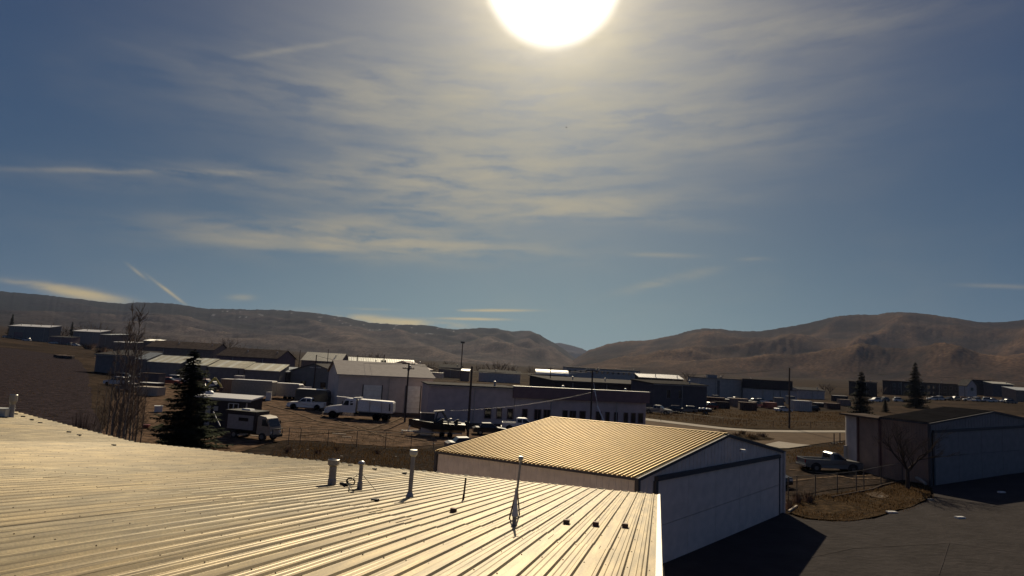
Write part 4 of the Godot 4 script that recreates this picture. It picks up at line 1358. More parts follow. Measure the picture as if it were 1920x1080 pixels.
	building({"name": "far_shed", "label": "far shed with a short row of bright roof bays above the barn", "a": gd(262, 330.0), "b": gd(292, 330.0), "depth": 6.0, "h": 7.6, "rise": 0.9, "wall": M.brown_wall, "rmat": M.white, "sheets": 5, "rmats": [M.white, M.pale_roof]})
	building({"name": "far_shed", "label": "small shed between the two far left hangars", "a": gd(84, 372.0), "b": gd(124, 372.0), "depth": 8.0, "h": 4.6, "rise": 0.6, "wall": M.mauve_fascia, "rmat": M.grey_roof})
	for p in [[960, 717, 96.0], [1020, 718, 99.0], [850, 711, 92.0]]:
		pass
	roof_unit(at(806, 708, 126.0), "left air unit on the roof behind the mauve block")
	roof_unit(at(822, 709, 126.0), "right air unit on the roof behind the mauve block")
	roof_unit(at(1334, 712, 236.0), "dark unit on the pale hall roof", Vector3(3.5, 1.8, 2.0))
	# the shed with the white roof in the yard
	a = gd(374, 72.0)
	b = gd(476, 71.0)
	var sh := building({"name": "shed", "label": "dark timber shed with a white edged roof beside the spruce", "cat": "shed", "a": a, "b": b, "depth": 2.4, "h": 3.45, "rise": 0.3, "wall": M.dark_wall, "rmat": M.white, "over": 0.2, "windows": [[4.05, 2.42, 0.5, 0.62, M.white], [4.65, 2.42, 0.5, 0.62, M.white]]})
	st = mb()
	box(st, Vector3(1.55, 1.55, 0.03), Vector3(0.62, 2.2, 0.08))
	put(st, "door", M.pale_wall, sh)
	st = mb()
	box(st, Vector3(2.5, 2.4, 0.03), Vector3(0.5, 0.5, 0.07))
	put(st, "hatch", M.pale_wall, sh)
	st = mb()
	box(st, Vector3(6.17, 1.6, 0.03), Vector3(0.12, 3.2, 0.14))
	put(st, "corner_board", M.tan_wall, sh)
	var tarp := thing("tarp", "pale bundle lying on the shed roof", "tarp", at(393, 737, 70.0))
	st = mb()
	lathe(st, Vector3.ZERO, [Vector2(0.45, -0.1), Vector2(0.42, 0.12), Vector2(0.2, 0.28), Vector2(0, 0.3)], 9)
	put(st, "bundle", M.white, tarp)
	st = mb()
	tube(st, [at(400, 772, 68.0), at(413, 799, 67.0)], [0.05, 0.05], 6)
	tag(put(st, "timber_prop", M.white), "white timber leaning by the left end of the dark shed", "timber")

# ------------------------------------------------------------------ vehicles: x forwards
func wheels(t: Node3D, xs: Array, half: float, r: float, w: float) -> void:
	var ty := mb()
	cyl_z(ty, Vector3.ZERO, r, w, 18)
	var rm := mb()
	cyl_z(rm, Vector3.ZERO, r * 0.58, w + 0.02, 14)
	var tm := ty.commit()
	var rmm := rm.commit()
	for x in xs:
		for s in [-1.0, 1.0]:
			var o := put(tm, "wheel", M.tyre, t, Vector3(x, r, s * half))
			put(rmm, "rim", M.rim, o)

func side_panes(t: Node3D, pts: Array, called := "window", m: Material = null) -> void:   # on both sides, points (x, y, half width)
	for s in [-1.0, 1.0]:
		var st := mb()
		var o := []
		var i := []
		for p in pts:
			o.append(Vector3(p.x, p.y, s * (p.z + 0.012)))
			i.append(Vector3(p.x, p.y, s * (p.z - 0.03)))
		face(st, o, Vector3(0, 0, s))
		for k in o.size():
			var j := (k + 1) % o.size()
			face(st, [o[k], o[j], i[j], i[k]], (o[k] + o[j]) * 0.5 - (o[0] + o[2]) * 0.5)
		put(st, called, m if m else M.glass, t)

func lamps(t: Node3D, x: float, y: float, z: float, s: Vector3, called: String, m: Material) -> void:
	for k in [-1.0, 1.0]:
		var st := mb()
		box(st, Vector3(x, y, z * k), s)
		put(st, called, m, t)

func pickup(label: String, where: Vector3, yaw: float, paint: Material, group := "", crew := true) -> Node3D:
	var t := thing("pickup_truck", label, "pickup", where, yaw, group)
	var st := mb()
	var c0 := -0.95 if crew else -0.35             # back of the cab
	prof(st, [Vector3(-2.85, 0.52, 0.92), Vector3(-2.9, 0.80, 0.96), Vector3(c0, 0.80, 0.97), Vector3(c0, 1.22, 0.97), Vector3(1.22, 1.24, 0.96), Vector3(2.55, 1.13, 0.92), Vector3(2.84, 1.0, 0.86), Vector3(2.88, 0.55, 0.86), Vector3(2.45, 0.42, 0.90), Vector3(-2.4, 0.42, 0.92)])
	put(st, "body", paint, t)
	st = mb()
	prof(st, [Vector3(c0, 1.2, 0.93), Vector3(c0 + 0.06, 1.80, 0.76), Vector3(c0 + 0.25, 1.90, 0.74), Vector3(0.35, 1.90, 0.74), Vector3(0.55, 1.84, 0.75), Vector3(1.28, 1.22, 0.90)])
	put(st, "cab", paint, t)
	var top_z := 0.765
	if crew:
		side_panes(t, [Vector3(-0.78, 1.30, 0.915), Vector3(-0.72, 1.74, top_z + 0.02), Vector3(-0.15, 1.76, top_z + 0.02), Vector3(-0.15, 1.30, 0.915)])
	side_panes(t, [Vector3(-0.02, 1.30, 0.915), Vector3(-0.02, 1.76, top_z + 0.02), Vector3(0.48, 1.74, top_z + 0.02), Vector3(0.98, 1.30, 0.915)])
	st = mb()
	face(st, [Vector3(1.25, 1.26, -0.80), Vector3(1.25, 1.26, 0.80), Vector3(0.62, 1.80, 0.68), Vector3(0.62, 1.80, -0.68)], Vector3(1, 1, 0))
	face(st, [Vector3(1.22, 1.24, -0.80), Vector3(1.22, 1.24, 0.80), Vector3(0.59, 1.78, 0.68), Vector3(0.59, 1.78, -0.68)], Vector3(-1, -1, 0))
	put(st, "windscreen", M.glass, t)
	st = mb()
	box(st, Vector3(c0 - 0.012, 1.52, 0), Vector3(0.03, 0.38, 1.25))
	put(st, "rear_window", M.glass, t)
	for s in [-1.0, 1.0]:                          # bed sides and tailgate
		st = mb()
		box(st, Vector3((-2.88 + c0) * 0.5, 1.0, s * 0.90), Vector3(c0 + 2.88, 0.46, 0.13))
		put(st, "bed_side", paint, t)
	st = mb()
	box(st, Vector3(-2.86, 1.0, 0), Vector3(0.09, 0.44, 1.66))
	put(st, "tailgate", paint, t)
	st = mb()
	box(st, Vector3((-2.8 + c0) * 0.5, 0.82, 0), Vector3(c0 + 2.75, 0.04, 1.66))
	put(st, "bed_floor", M.black_paint, t)
	for x in [-1.85, 1.85]:                        # dark arches
		for s in [-1.0, 1.0]:
			st = mb()
			cyl_z(st, Vector3(x, 0.46, s * 0.88), 0.50, 0.22, 18)
			put(st, "wheel_arch", M.rubber, t)
	wheels(t, [-1.85, 1.85], 0.90, 0.40, 0.26)
	st = mb()
	box(st, Vector3(2.92, 0.52, 0), Vector3(0.16, 0.26, 1.82))
	put(st, "bumper", M.chrome, t)
	st = mb()
	box(st, Vector3(-2.96, 0.55, 0), Vector3(0.16, 0.18, 1.80))
	put(st, "bumper", M.chrome, t)
	st = mb()
	box(st, Vector3(2.87, 0.86, 0), Vector3(0.06, 0.26, 1.1))
	put(st, "grille", M.rubber, t)
	lamps(t, 2.84, 0.88, 0.70, Vector3(0.1, 0.2, 0.28), "headlight", M.lamp_clear)
	lamps(t, -2.91, 1.02, 0.86, Vector3(0.04, 0.34, 0.14), "tail_light", M.lamp_red)
	lamps(t, 0.95, 1.36, 1.06, Vector3(0.1, 0.18, 0.22), "mirror", M.rubber)
	return t

func car(label: String, where: Vector3, yaw: float, paint: Material, tall := 0.0, group := "") -> Node3D:
	var t := thing("parked_car", label, "car", where, yaw, group)
	var st := mb()
	prof(st, [Vector3(-2.25, 0.35, 0.82), Vector3(-2.3, 0.85 + tall * 0.2, 0.86), Vector3(-1.9, 0.98 + tall * 0.2, 0.88), Vector3(1.1, 0.98 + tall * 0.2, 0.88), Vector3(2.15, 0.82 + tall * 0.2, 0.82), Vector3(2.28, 0.6, 0.78), Vector3(2.2, 0.32, 0.8)])
	put(st, "body", paint, t)
	st = mb()
	var rx := -2.0 if tall > 0.1 else -1.5
	prof(st, [Vector3(rx, 0.95 + tall * 0.2, 0.84), Vector3(rx + 0.35, 1.36 + tall, 0.66), Vector3(0.15, 1.40 + tall, 0.66), Vector3(1.0, 0.96 + tall * 0.2, 0.82)])
	put(st, "cabin", M.glass, t)
	st = mb()
	prof(st, [Vector3(rx + 0.33, 1.34 + tall, 0.69), Vector3(rx + 0.4, 1.42 + tall, 0.62), Vector3(0.05, 1.45 + tall, 0.62), Vector3(0.22, 1.37 + tall, 0.69)])
	put(st, "roof", paint, t)
	wheels(t, [-1.35, 1.4], 0.80, 0.33, 0.2)
	lamps(t, 2.2, 0.72, 0.6, Vector3(0.1, 0.14, 0.3), "headlight", M.lamp_clear)
	lamps(t, -2.28, 0.8, 0.65, Vector3(0.06, 0.14, 0.26), "tail_light", M.lamp_red)
	return t

func box_trailer(label: String, where: Vector3, yaw: float, l: float, h: float, paint: Material, nose := 0.5, group := "") -> Node3D:
	var t := thing("trailer", label, "trailer", where, yaw, group)
	var st := mb()
	var b := 0.55
	prof(st, [Vector3(-l * 0.5, b, 1.2), Vector3(-l * 0.5, h - 0.12, 1.22), Vector3(-l * 0.5 + 0.15, h, 1.15), Vector3(l * 0.5 - nose - 0.1, h, 1.15), Vector3(l * 0.5 - nose * 0.4, h - 0.25, 1.15), Vector3(l * 0.5, h * 0.62, 1.05), Vector3(l * 0.5 - 0.1, b + 0.1, 1.05), Vector3(l * 0.5 - 0.4, b, 1.2)])
	put(st, "box", paint, t)
	st = mb()
	box(st, Vector3(-nose * 0.4, h + 0.02, 0), Vector3(l - nose * 1.4, 0.05, 2.2))
	put(st, "roof", M.white, t)
	st = mb()
	box(st, Vector3(0, b + 0.06, 0), Vector3(l * 0.96, 0.1, 2.48))
	put(st, "skirt", M.grey_paint, t)
	wheels(t, [-0.9, 0.0], 1.12, 0.36, 0.22)
	st = mb()
	bar(st, Vector3(l * 0.5 - 0.3, 0.55, 0.6), Vector3(l * 0.5 + 1.1, 0.5, 0), 0.1, 0.12)
	bar(st, Vector3(l * 0.5 - 0.3, 0.55, -0.6), Vector3(l * 0.5 + 1.1, 0.5, 0), 0.1, 0.12)
	box(st, Vector3(l * 0.5 + 1.0, 0.3, 0), Vector3(0.1, 0.55, 0.1))
	put(st, "drawbar", M.rubber, t)
	return t

func tank_truck(where: Vector3, yaw: float) -> void:
	var t := thing("tank_truck", "white six wheeled tank truck with a long boxy body", "truck", where, yaw)
	var st := mb()
	box(st, Vector3(0, 0.85, 0), Vector3(9.4, 0.28, 0.9))
	put(st, "chassis", M.rubber, t)
	st = mb()
	prof(st, [Vector3(-5.0, 1.15, 1.10), Vector3(-5.05, 1.35, 1.22), Vector3(-5.05, 2.55, 1.22), Vector3(-4.9, 2.78, 1.0), Vector3(-0.1, 2.92, 1.0), Vector3(0.05, 2.70, 1.22), Vector3(0.05, 1.35, 1.22), Vector3(-0.05, 1.15, 1.10)])
	put(st, "tank_body", M.white, t)
	for x in [-3.4, -1.7]:
		st = mb()
		box(st, Vector3(x, 2.0, 0), Vector3(0.07, 1.5, 2.48))
		put(st, "band", M.pale_wall, t)
	st = mb()
	box(st, Vector3(-4.55, 2.0, 0), Vector3(0.14, 1.0, 2.5))
	put(st, "rear_locker", M.rubber, t)
	st = mb()
	prof(st, [Vector3(0.35, 1.0, 1.10), Vector3(0.30, 2.65, 1.05), Vector3(0.5, 2.95, 0.95), Vector3(1.7, 2.98, 0.95), Vector3(1.95, 2.85, 1.0), Vector3(2.35, 1.95, 1.08), Vector3(2.35, 1.0, 1.10)])
	put(st, "cab", M.white_paint, t)
	st = mb()
	prof(st, [Vector3(2.3, 0.95, 0.95), Vector3(2.3, 1.98, 0.98), Vector3(3.3, 1.86, 0.90), Vector3(4.55, 1.62, 0.72), Vector3(4.78, 1.35, 0.70), Vector3(4.8, 0.75, 0.74), Vector3(4.0, 0.8, 0.9)])
	put(st, "hood", M.white_paint, t)
	for s in [-1.0, 1.0]:
		st = mb()
		prof(st, [Vector3(2.75, 0.9, 0.16), Vector3(2.85, 1.25, 0.16), Vector3(3.2, 1.45, 0.16), Vector3(3.8, 1.45, 0.16), Vector3(4.25, 1.2, 0.16), Vector3(4.35, 0.85, 0.16), Vector3(4.1, 0.9, 0.16), Vector3(3.75, 1.2, 0.16), Vector3(3.25, 1.2, 0.16), Vector3(2.95, 0.9, 0.16)], s * 1.02)
		put(st, "fender", M.white_paint, t)
	side_panes(t, [Vector3(0.75, 2.05, 1.07), Vector3(0.75, 2.62, 1.03), Vector3(1.15, 2.62, 1.03), Vector3(1.15, 2.05, 1.07)])
	side_panes(t, [Vector3(1.35, 2.0, 1.08), Vector3(1.35, 2.65, 1.03), Vector3(1.85, 2.65, 1.03), Vector3(2.15, 2.0, 1.08)])
	st = mb()
	face(st, [Vector3(2.37, 2.0, -0.95), Vector3(2.37, 2.0, 0.95), Vector3(2.02, 2.80, 0.88), Vector3(2.02, 2.80, -0.88)], Vector3(1, 0.4, 0))
	face(st, [Vector3(2.34, 2.0, -0.95), Vector3(2.34, 2.0, 0.95), Vector3(1.99, 2.80, 0.88), Vector3(1.99, 2.80, -0.88)], Vector3(-1, -0.4, 0))
	put(st, "windscreen", M.glass, t)
	st = mb()
	box(st, Vector3(2.45, 3.05, 0), Vector3(1.9, 0.09, 0.5), Basis(Vector3.BACK, 0.05))
	put(st, "light_bar", M.white, t)
	st = mb()
	box(st, Vector3(0.3, 3.05, 0), Vector3(1.1, 0.16, 1.5), Basis(Vector3.BACK, -0.08))
	put(st, "roof_deflector", M.white, t)
	st = mb()
	tube(st, [Vector3(0.2, 1.0, 1.0), Vector3(0.2, 3.3, 1.0)], [0.08, 0.08], 8)
	put(st, "exhaust_stack", M.chrome, t)
	st = mb()
	box(st, Vector3(4.9, 0.68, 0), Vector3(0.2, 0.34, 2.3))
	put(st, "bumper", M.chrome, t)
	st = mb()
	box(st, Vector3(4.8, 1.2, 0), Vector3(0.08, 0.7, 1.0))
	put(st, "grille", M.rubber, t)
	lamps(t, 4.72, 1.15, 0.85, Vector3(0.15, 0.24, 0.3), "headlight", M.lamp_clear)
	lamps(t, 2.2, 2.35, 1.35, Vector3(0.1, 0.5, 0.22), "mirror", M.rubber)
	lamps(t, 1.3, 0.75, 1.05, Vector3(1.5, 0.5, 0.3), "fuel_tank", M.chrome)
	lamps(t, -1.2, 0.9, 1.0, Vector3(2.0, 0.5, 0.4), "side_locker", M.rubber)
	wheels(t, [3.55], 1.03, 0.56, 0.32)
	wheels(t, [-2.7, -4.0], 0.95, 0.54, 0.55)

func camper_truck(where: Vector3, yaw: float) -> void:
	var t := thing("camper_truck", "forward cab truck with a grey camper box beside the dark shed", "truck", where, yaw)
	t.scale = Vector3.ONE * 0.92
	var st := mb()
	box(st, Vector3(-0.2, 0.72, 0), Vector3(5.6, 0.3, 0.95))
	put(st, "chassis", M.rubber, t)
	st = mb()
	prof(st, [Vector3(-3.0, 1.0, 1.12), Vector3(-3.0, 3.0, 1.12), Vector3(1.0, 3.0, 1.12), Vector3(1.0, 1.0, 1.12)])
	put(st, "camper_box", M.dark_wall, t)
	for s in [-1.0, 1.0]:
		st = mb()
		box(st, Vector3(-0.95, 1.86, s * 1.13), Vector3(3.4, 1.55, 0.07))
		var o := put(st, "side_panel", M.grey_paint, t)
		st = mb()
		box(st, Vector3(-0.55, 2.18, s * 1.175), Vector3(1.25, 0.36, 0.04))
		put(st, "window", M.glass, o)
	st = mb()
	box(st, Vector3(-1.0, 3.04, 0), Vector3(4.05, 0.1, 2.3))
	put(st, "roof", M.rubber, t)
	st = mb()
	prof(st, [Vector3(-1.6, 3.08, 0.4), Vector3(-1.5, 3.26, 0.36), Vector3(-0.5, 3.26, 0.36), Vector3(-0.35, 3.08, 0.4)])
	put(st, "roof_hatch", M.white, t)
	st = mb()
	for z in [-0.3, 0.3]: tube(st, [Vector3(-3.15, 0.9, z), Vector3(-3.15, 2.8, z), Vector3(-2.95, 3.05, z)], [0.03, 0.03, 0.03], 6)
	for k in 5: tube(st, [Vector3(-3.15, 1.1 + k * 0.38, -0.3), Vector3(-3.15, 1.1 + k * 0.38, 0.3)], [0.02, 0.02], 5)
	put(st, "ladder", M.galvanised, t)
	st = mb()
	prof(st, [Vector3(1.12, 0.75, 0.98), Vector3(1.12, 2.55, 0.92), Vector3(1.3, 2.72, 0.86), Vector3(2.15, 2.62, 0.86), Vector3(2.35, 2.45, 0.90), Vector3(2.82, 1.55, 0.97), Vector3(2.9, 0.7, 0.97), Vector3(2.5, 0.62, 0.98)])
	put(st, "cab", M.tan_paint, t)
	side_panes(t, [Vector3(1.75, 1.65, 0.975), Vector3(1.75, 2.38, 0.935), Vector3(2.22, 2.34, 0.93), Vector3(2.6, 1.65, 0.97)])
	st = mb()
	face(st, [Vector3(2.83, 1.6, -0.88), Vector3(2.83, 1.6, 0.88), Vector3(2.42, 2.40, 0.80), Vector3(2.42, 2.40, -0.80)], Vector3(1, 0.4, 0))
	face(st, [Vector3(2.80, 1.6, -0.88), Vector3(2.80, 1.6, 0.88), Vector3(2.39, 2.40, 0.80), Vector3(2.39, 2.40, -0.80)], Vector3(-1, -0.4, 0))
	put(st, "windscreen", M.glass, t)
	st = mb()
	tube(st, [Vector3(2.95, 0.55, -0.85), Vector3(3.15, 0.9, -0.85), Vector3(3.12, 1.35, -0.8), Vector3(3.12, 1.35, 0.8), Vector3(3.15, 0.9, 0.85), Vector3(2.95, 0.55, 0.85)], [0.06, 0.06, 0.06, 0.06, 0.06, 0.06], 7)
	box(st, Vector3(3.02, 0.6, 0), Vector3(0.2, 0.3, 1.9))
	put(st, "bull_bar", M.rubber, t)
	lamps(t, 2.9, 1.0, 0.7, Vector3(0.1, 0.2, 0.34), "headlight", M.lamp_clear)
	lamps(t, 2.5, 1.95, 1.15, Vector3(0.08, 0.4, 0.18), "mirror", M.rubber)
	st = mb()
	box(st, Vector3(-0.6, 0.52, 1.0), Vector3(1.1, 0.16, 0.4), Basis(Vector3.BACK, 0.15))
	put(st, "step", M.tan_paint, t)
	wheels(t, [1.95], 0.92, 0.46, 0.28)
	wheels(t, [-1.7], 0.9, 0.46, 0.45)

func hull(st: SurfaceTool, l: float, w: float, y: float, h: float) -> void:   # bow towards +x
	var n := 9
	var rows := []
	for i in n:
		var t := float(i) / (n - 1)
		var x := -l * 0.5 + l * t
		var hw := w * 0.5 * (1.0 - pow(maxf(t - 0.35, 0.0) / 0.65, 2.4))
		var rise := pow(maxf(t - 0.5, 0.0) / 0.5, 2.0) * h * 0.45
		var top := y + h + pow(t, 2.0) * h * 0.28
		rows.append([Vector3(x, y + rise, 0), Vector3(x - 0.02, y + rise + h * 0.30, hw * 0.82), Vector3(x, top, hw), Vector3(x, top + 0.03, hw * 0.9), Vector3(x, top - 0.02, 0)])
	for i in n - 1:
		for k in 4:
			for s in [-1.0, 1.0]:
				var q := []
				for p in [rows[i][k], rows[i + 1][k], rows[i + 1][k + 1], rows[i][k + 1]]: q.append(Vector3(p.x, p.y, p.z * s))
				var o := Vector3(0, -0.4, s) if k < 2 else Vector3.UP
				tri(st, q[0], q[1], q[2], flat_n(q[0], q[1], q[2], o))
				tri(st, q[0], q[2], q[3], flat_n(q[0], q[2], q[3], o))
	var tr: Array = rows[0]
	face(st, [Vector3(tr[0].x, tr[0].y, 0), tr[1], tr[2], Vector3(tr[2].x, tr[2].y, -tr[2].z), Vector3(tr[1].x, tr[1].y, -tr[1].z)], Vector3(-1, 0, 0))

func flat_n(a: Vector3, b: Vector3, c: Vector3, o: Vector3) -> Vector3:
	var n := (b - a).cross(c - a)
	if n.length_squared() < 1e-12: return o.normalized()
	n = n.normalized()
	return n if n.dot(o) >= 0 else -n

func boat(label: String, where: Vector3, yaw: float, l: float, paint: Material, deck: Material, tower: bool, group := "") -> void:
	var tr := thing("boat_trailer", label.replace("boat", "boat trailer") , "trailer", where, yaw)
	tr.set_meta("label", "low trailer under the " + " ".join(label.split(" ").slice(0, 9)))
	var st := mb()
	for z in [-0.7, 0.7]: bar(st, Vector3(-l * 0.45, 0.5, z), Vector3(l * 0.35, 0.5, z), 0.1, 0.14)
	bar(st, Vector3(l * 0.35, 0.5, 0.7), Vector3(l * 0.62, 0.48, 0), 0.1, 0.12)
	bar(st, Vector3(l * 0.35, 0.5, -0.7), Vector3(l * 0.62, 0.48, 0), 0.1, 0.12)
	bar(st, Vector3(-l * 0.2, 0.5, -0.9), Vector3(-l * 0.2, 0.5, 0.9), 0.1, 0.1)
	put(st, "frame", M.zinc, tr)
	st = mb()
	bar(st, Vector3(l * 0.5, 0.5, 0), Vector3(l * 0.47, 1.2, 0), 0.09, 0.09)
	put(st, "winch_post", M.white, tr)
	st = mb()
	tube(st, [Vector3(l * 0.6, 0.05, 0.1), Vector3(l * 0.6, 0.6, 0.1)], [0.05, 0.05], 7)
	put(st, "jack", M.white, tr)
	wheels(tr, [-l * 0.24, -l * 0.1], 1.0, 0.33, 0.2)
	var t := thing("boat", label, "boat", where, yaw, group)
	st = mb()
	hull(st, l, 2.4, 0.6, 1.05)
	put(st, "hull", paint, t)
	st = mb()
	prof(st, [Vector3(-l * 0.42, 1.6, 0.85), Vector3(-l * 0.42, 1.8, 0.8), Vector3(l * 0.05, 1.85, 0.8), Vector3(l * 0.1, 1.65, 0.85)])
	put(st, "deck", deck, t)
	st = mb()
	prof(st, [Vector3(-l * 0.02, 1.82, 0.85), Vector3(-l * 0.06, 2.35, 0.72), Vector3(-l * 0.045, 2.36, 0.72), Vector3(l * 0.09, 1.8, 0.8)])
	put(st, "windshield", M.glass, t)
	if tower:
		st = mb()
		for z in [-0.95, 0.95]:
			tube(st, [Vector3(0.3, 1.6, z), Vector3(0.0, 2.9, z * 0.85), Vector3(-0.5, 3.05, z * 0.8), Vector3(-1.5, 1.7, z)], [0.06, 0.06, 0.06, 0.06], 7)
		for x in [0.0, -0.5]: tube(st, [Vector3(x, 2.95 + (0.1 if x < -0.2 else -0.05), -0.8), Vector3(x, 2.95 + (0.1 if x < -0.2 else -0.05), 0.8)], [0.05, 0.05], 7)
		put(st, "tower", M.rubber, t)
		st = mb()
		box(st, Vector3(-0.15, 3.1, 0), Vector3(1.3, 0.07, 1.5), Basis(Vector3.BACK, -0.12))
		put(st, "tower_top", M.pale_wall, t)
	st = mb()
	prof(st, [Vector3(-l * 0.5 - 0.45, 0.8, 0.22), Vector3(-l * 0.5 - 0.5, 1.9, 0.24), Vector3(-l * 0.5 + 0.1, 2.0, 0.24), Vector3(-l * 0.5 + 0.1, 1.4, 0.2), Vector3(-l * 0.5 - 0.2, 0.8, 0.15)])
	put(st, "engine", M.rubber, t)
	for k in 3:
		st = mb()
		prof(st, [Vector3(-l * 0.36 + k * 0.9, 1.75, 0.25), Vector3(-l * 0.38 + k * 0.9, 2.2, 0.22), Vector3(-l * 0.36 + k * 0.9 + 0.1, 2.2, 0.22), Vector3(-l * 0.36 + k * 0.9 + 0.5, 1.9, 0.25), Vector3(-l * 0.36 + k * 0.9 + 0.5, 1.75, 0.25)], 0.4 * (1 if k % 2 else -1))
		put(st, "seat", M.zinc if k == 1 else M.rubber, t)

func container(label: String, where: Vector3, yaw: float, s: Vector3, m: Material, top: Material = null, cat := "container") -> Node3D:
	var t := thing("storage_box" if cat == "container" else cat.replace(" ", "_"), label, cat, where, yaw)
	var st := mb()
	ribbed(st, Vector3(-s.x * 0.5, 0.1, s.z * 0.5), Vector3(s.x, 0, 0), Vector3(0, s.y - 0.1, 0), Vector3(0, 0, 1), 8, 0.04, 0.5)
	box(st, Vector3(0, s.y * 0.5 + 0.05, -0.03), Vector3(s.x, s.y - 0.1, s.z))
	put(st, "body", m, t)
	st = mb()
	box(st, Vector3(0, s.y + 0.03, 0), Vector3(s.x + 0.08, 0.07, s.z + 0.1))
	put(st, "lid", top if top else m, t)
	return t

func make_yard() -> void:
	pickup("white crew cab pickup parked facing left on the dirt yard", gp(574, 768), PI + 0.08, M.white_paint)
	tank_truck(gp(672, 786), PI + 0.03)
	camper_truck(gp(474, 823), -0.30)
	boat("dark speedboat with a tower and windshield in front of the mauve block", gp(818, 818), PI + 0.06, 7.0, M.black_paint, M.rubber, true)
	box_trailer("long tan box trailer at the back of the yard", gd(479, 116.0), PI, 7.4, 3.25, M.tan_paint, 0.3)
	box_trailer("pale grey box trailer right of the long tan one", gp(538, 748), PI, 5.0, 2.9, M.grey_paint, 0.4)
	box_trailer("black enclosed trailer behind the white pickup", gd(592, 109.0), 0.0, 5.6, 2.85, M.black_paint, 0.6)
	boat("white motorboat showing above the black trailer", gd(608, 124.0), PI, 5.6, M.white_paint, M.white, false)
	boat("white runabout boat left of the black trailer roof", gd(566, 132.0), 0.0, 4.6, M.white_paint, M.white, false)
	container("small dark camper body left of the long tan trailer", gd(433, 119.0), 0.05, Vector3(2.5, 2.9, 2.2), M.brown_wall, M.pale_wall, "camper")
	container("small white generator box between the tan and grey trailers", gd(508, 113.0), 0.3, Vector3(0.9, 1.5, 0.9), M.white, M.grey_paint, "generator")
	container("white topped crate near the tan trailer end", gd(450, 124.0), 0.0, Vector3(1.6, 3.4, 1.2), M.grey_paint, M.white)
	# cars by the office, partly behind the hangar
	pickup("white pickup roof showing over the golden hangar roof", gd(985, 90.0), 0.0, M.white_paint)
	car("pale car showing at the lower left of the hangar roof", gd(884, 68.0), 0.3, M.silver_paint)
	car("dim parked car by the left windows of the mauve building", gd(925, 84.0), 0.15, M.black_paint, 0.1)
	container("grey cabinet at the corner of the mauve block", gd(801, 84.0), 0.2, Vector3(1.0, 2.3, 1.0), M.grey_wall, M.white, "cabinet")
	container("dim green tank box before the mauve block", gd(808, 80.5), 0.2, Vector3(1.6, 2.6, 1.2), M.navy_wall, M.navy_wall)
	container("pale pallet load in front of the green box", gd(806, 79.0), 0.2, Vector3(1.3, 1.3, 1.0), M.tan_wall, M.tan_wall, "pallet load")
	# around the left end of the yard
	container("pale flatbed load with a speckled top left of the spruce", gd(287, 104.0), -0.05, Vector3(3.5, 1.4, 2.2), M.timber, M.timber, "flatbed load")
	container("white topped trailer behind the speckled flatbed load", gd(286, 112.0), -0.05, Vector3(3.4, 1.5, 2.0), M.dark_wall, M.white, "flatbed load")
	container("dark cabin behind the flatbed loads", gd(287, 122.0), 0.0, Vector3(3.6, 2.6, 2.4), M.navy_wall, M.brown_roof, "cabin")
	container("low reddish trailer before the storage sheds", gd(285, 138.0), 0.0, Vector3(4.6, 1.4, 2.2), M.rust, M.white, "flatbed load")
	container("small white crate at the left of the spruce foot", gd(305, 82.0), 0.5, Vector3(0.9, 0.8, 0.8), M.white, M.white, "crate")
	container("small red crate far left of the spruce foot", gd(286, 67.0), 0.2, Vector3(0.6, 0.35, 0.5), M.red_paint, M.red_paint, "crate")
	var wreck := [[222, 118.0, "white_paint", "pale car body behind the birch clump"], [236, 132.0, "silver_paint", "silver car parked behind the birch stems"], [262, 126.0, "blue_paint", "blue car right of the birch clump"], [246, 108.0, "grey_paint", "grey car low between the birch stems"], [320, 132.0, "red_paint", "red car left of the spruce before the sheds"], [334, 140.0, "white_paint", "white car just left of the spruce top"], [390, 138.0, "red_paint", "red car right of the spruce before the sheds"], [404, 131.0, "white_paint", "white car right of the spruce before the sheds"], [384, 108.0, "silver_paint", "silver car above the white shed roof"], [416, 126.0, "black_paint", "black car left of the small camper body"]]
	for w in wreck: car(w[3], gd(w[0], w[1]), rng.randf_range(-0.4, 0.4) + (PI if rng.randf() < 0.5 else 0.0), M[w[2]], rng.randf_range(0, 0.3))
	digger(gd(376, 112.0), 0.4)
	# litter on the weedy verge
	var litter := [[640, 857, "white stone on the verge left of the vent pipes"], [661, 848, "small white stone near the verge middle"], [577, 845, "white scrap at the left part of the verge"], [551, 846, "white stone at the far left of the verge"], [813, 833, "white stone close by the boat shadow"], [700, 863, "pale stone above the fat flue pipe's neighbour"], [742, 858, "pale stone left of the tall vent pipe"], [656, 800, "pale plank end lying on the yard dirt"]]
	for l in litter:
		st_stone(gp(l[0], l[1]), 0.16, l[2])
	for p in [[636, 815, 0.1, 1.6, "long pale plank lying on the yard dirt"], [650, 821, -0.1, 1.0, "short pale plank lying on the yard dirt"], [480, 819, 0.1, 1.2, "pale board lying under the camper truck"]]:
		var st := mb()
		var q := gp(p[0], p[1])
		bar(st, q + Vector3(-p[3] * 0.5, 0.1, -p[2]), q + Vector3(p[3] * 0.5, 0.1, p[2]), 0.22, 0.05)
		tag(put(st, "plank", M.timber), p[4], "plank")

func st_stone(where: Vector3, r: float, label: String) -> void:
	var st := mb()
	lathe(st, Vector3.ZERO, [Vector2(r, -0.05), Vector2(r * 1.05, r * 0.3), Vector2(r * 0.7, r * 0.7), Vector2(0, r * 0.85)], 7)
	tag(put(st, "stone", M.stone, null, where), label, "stone")

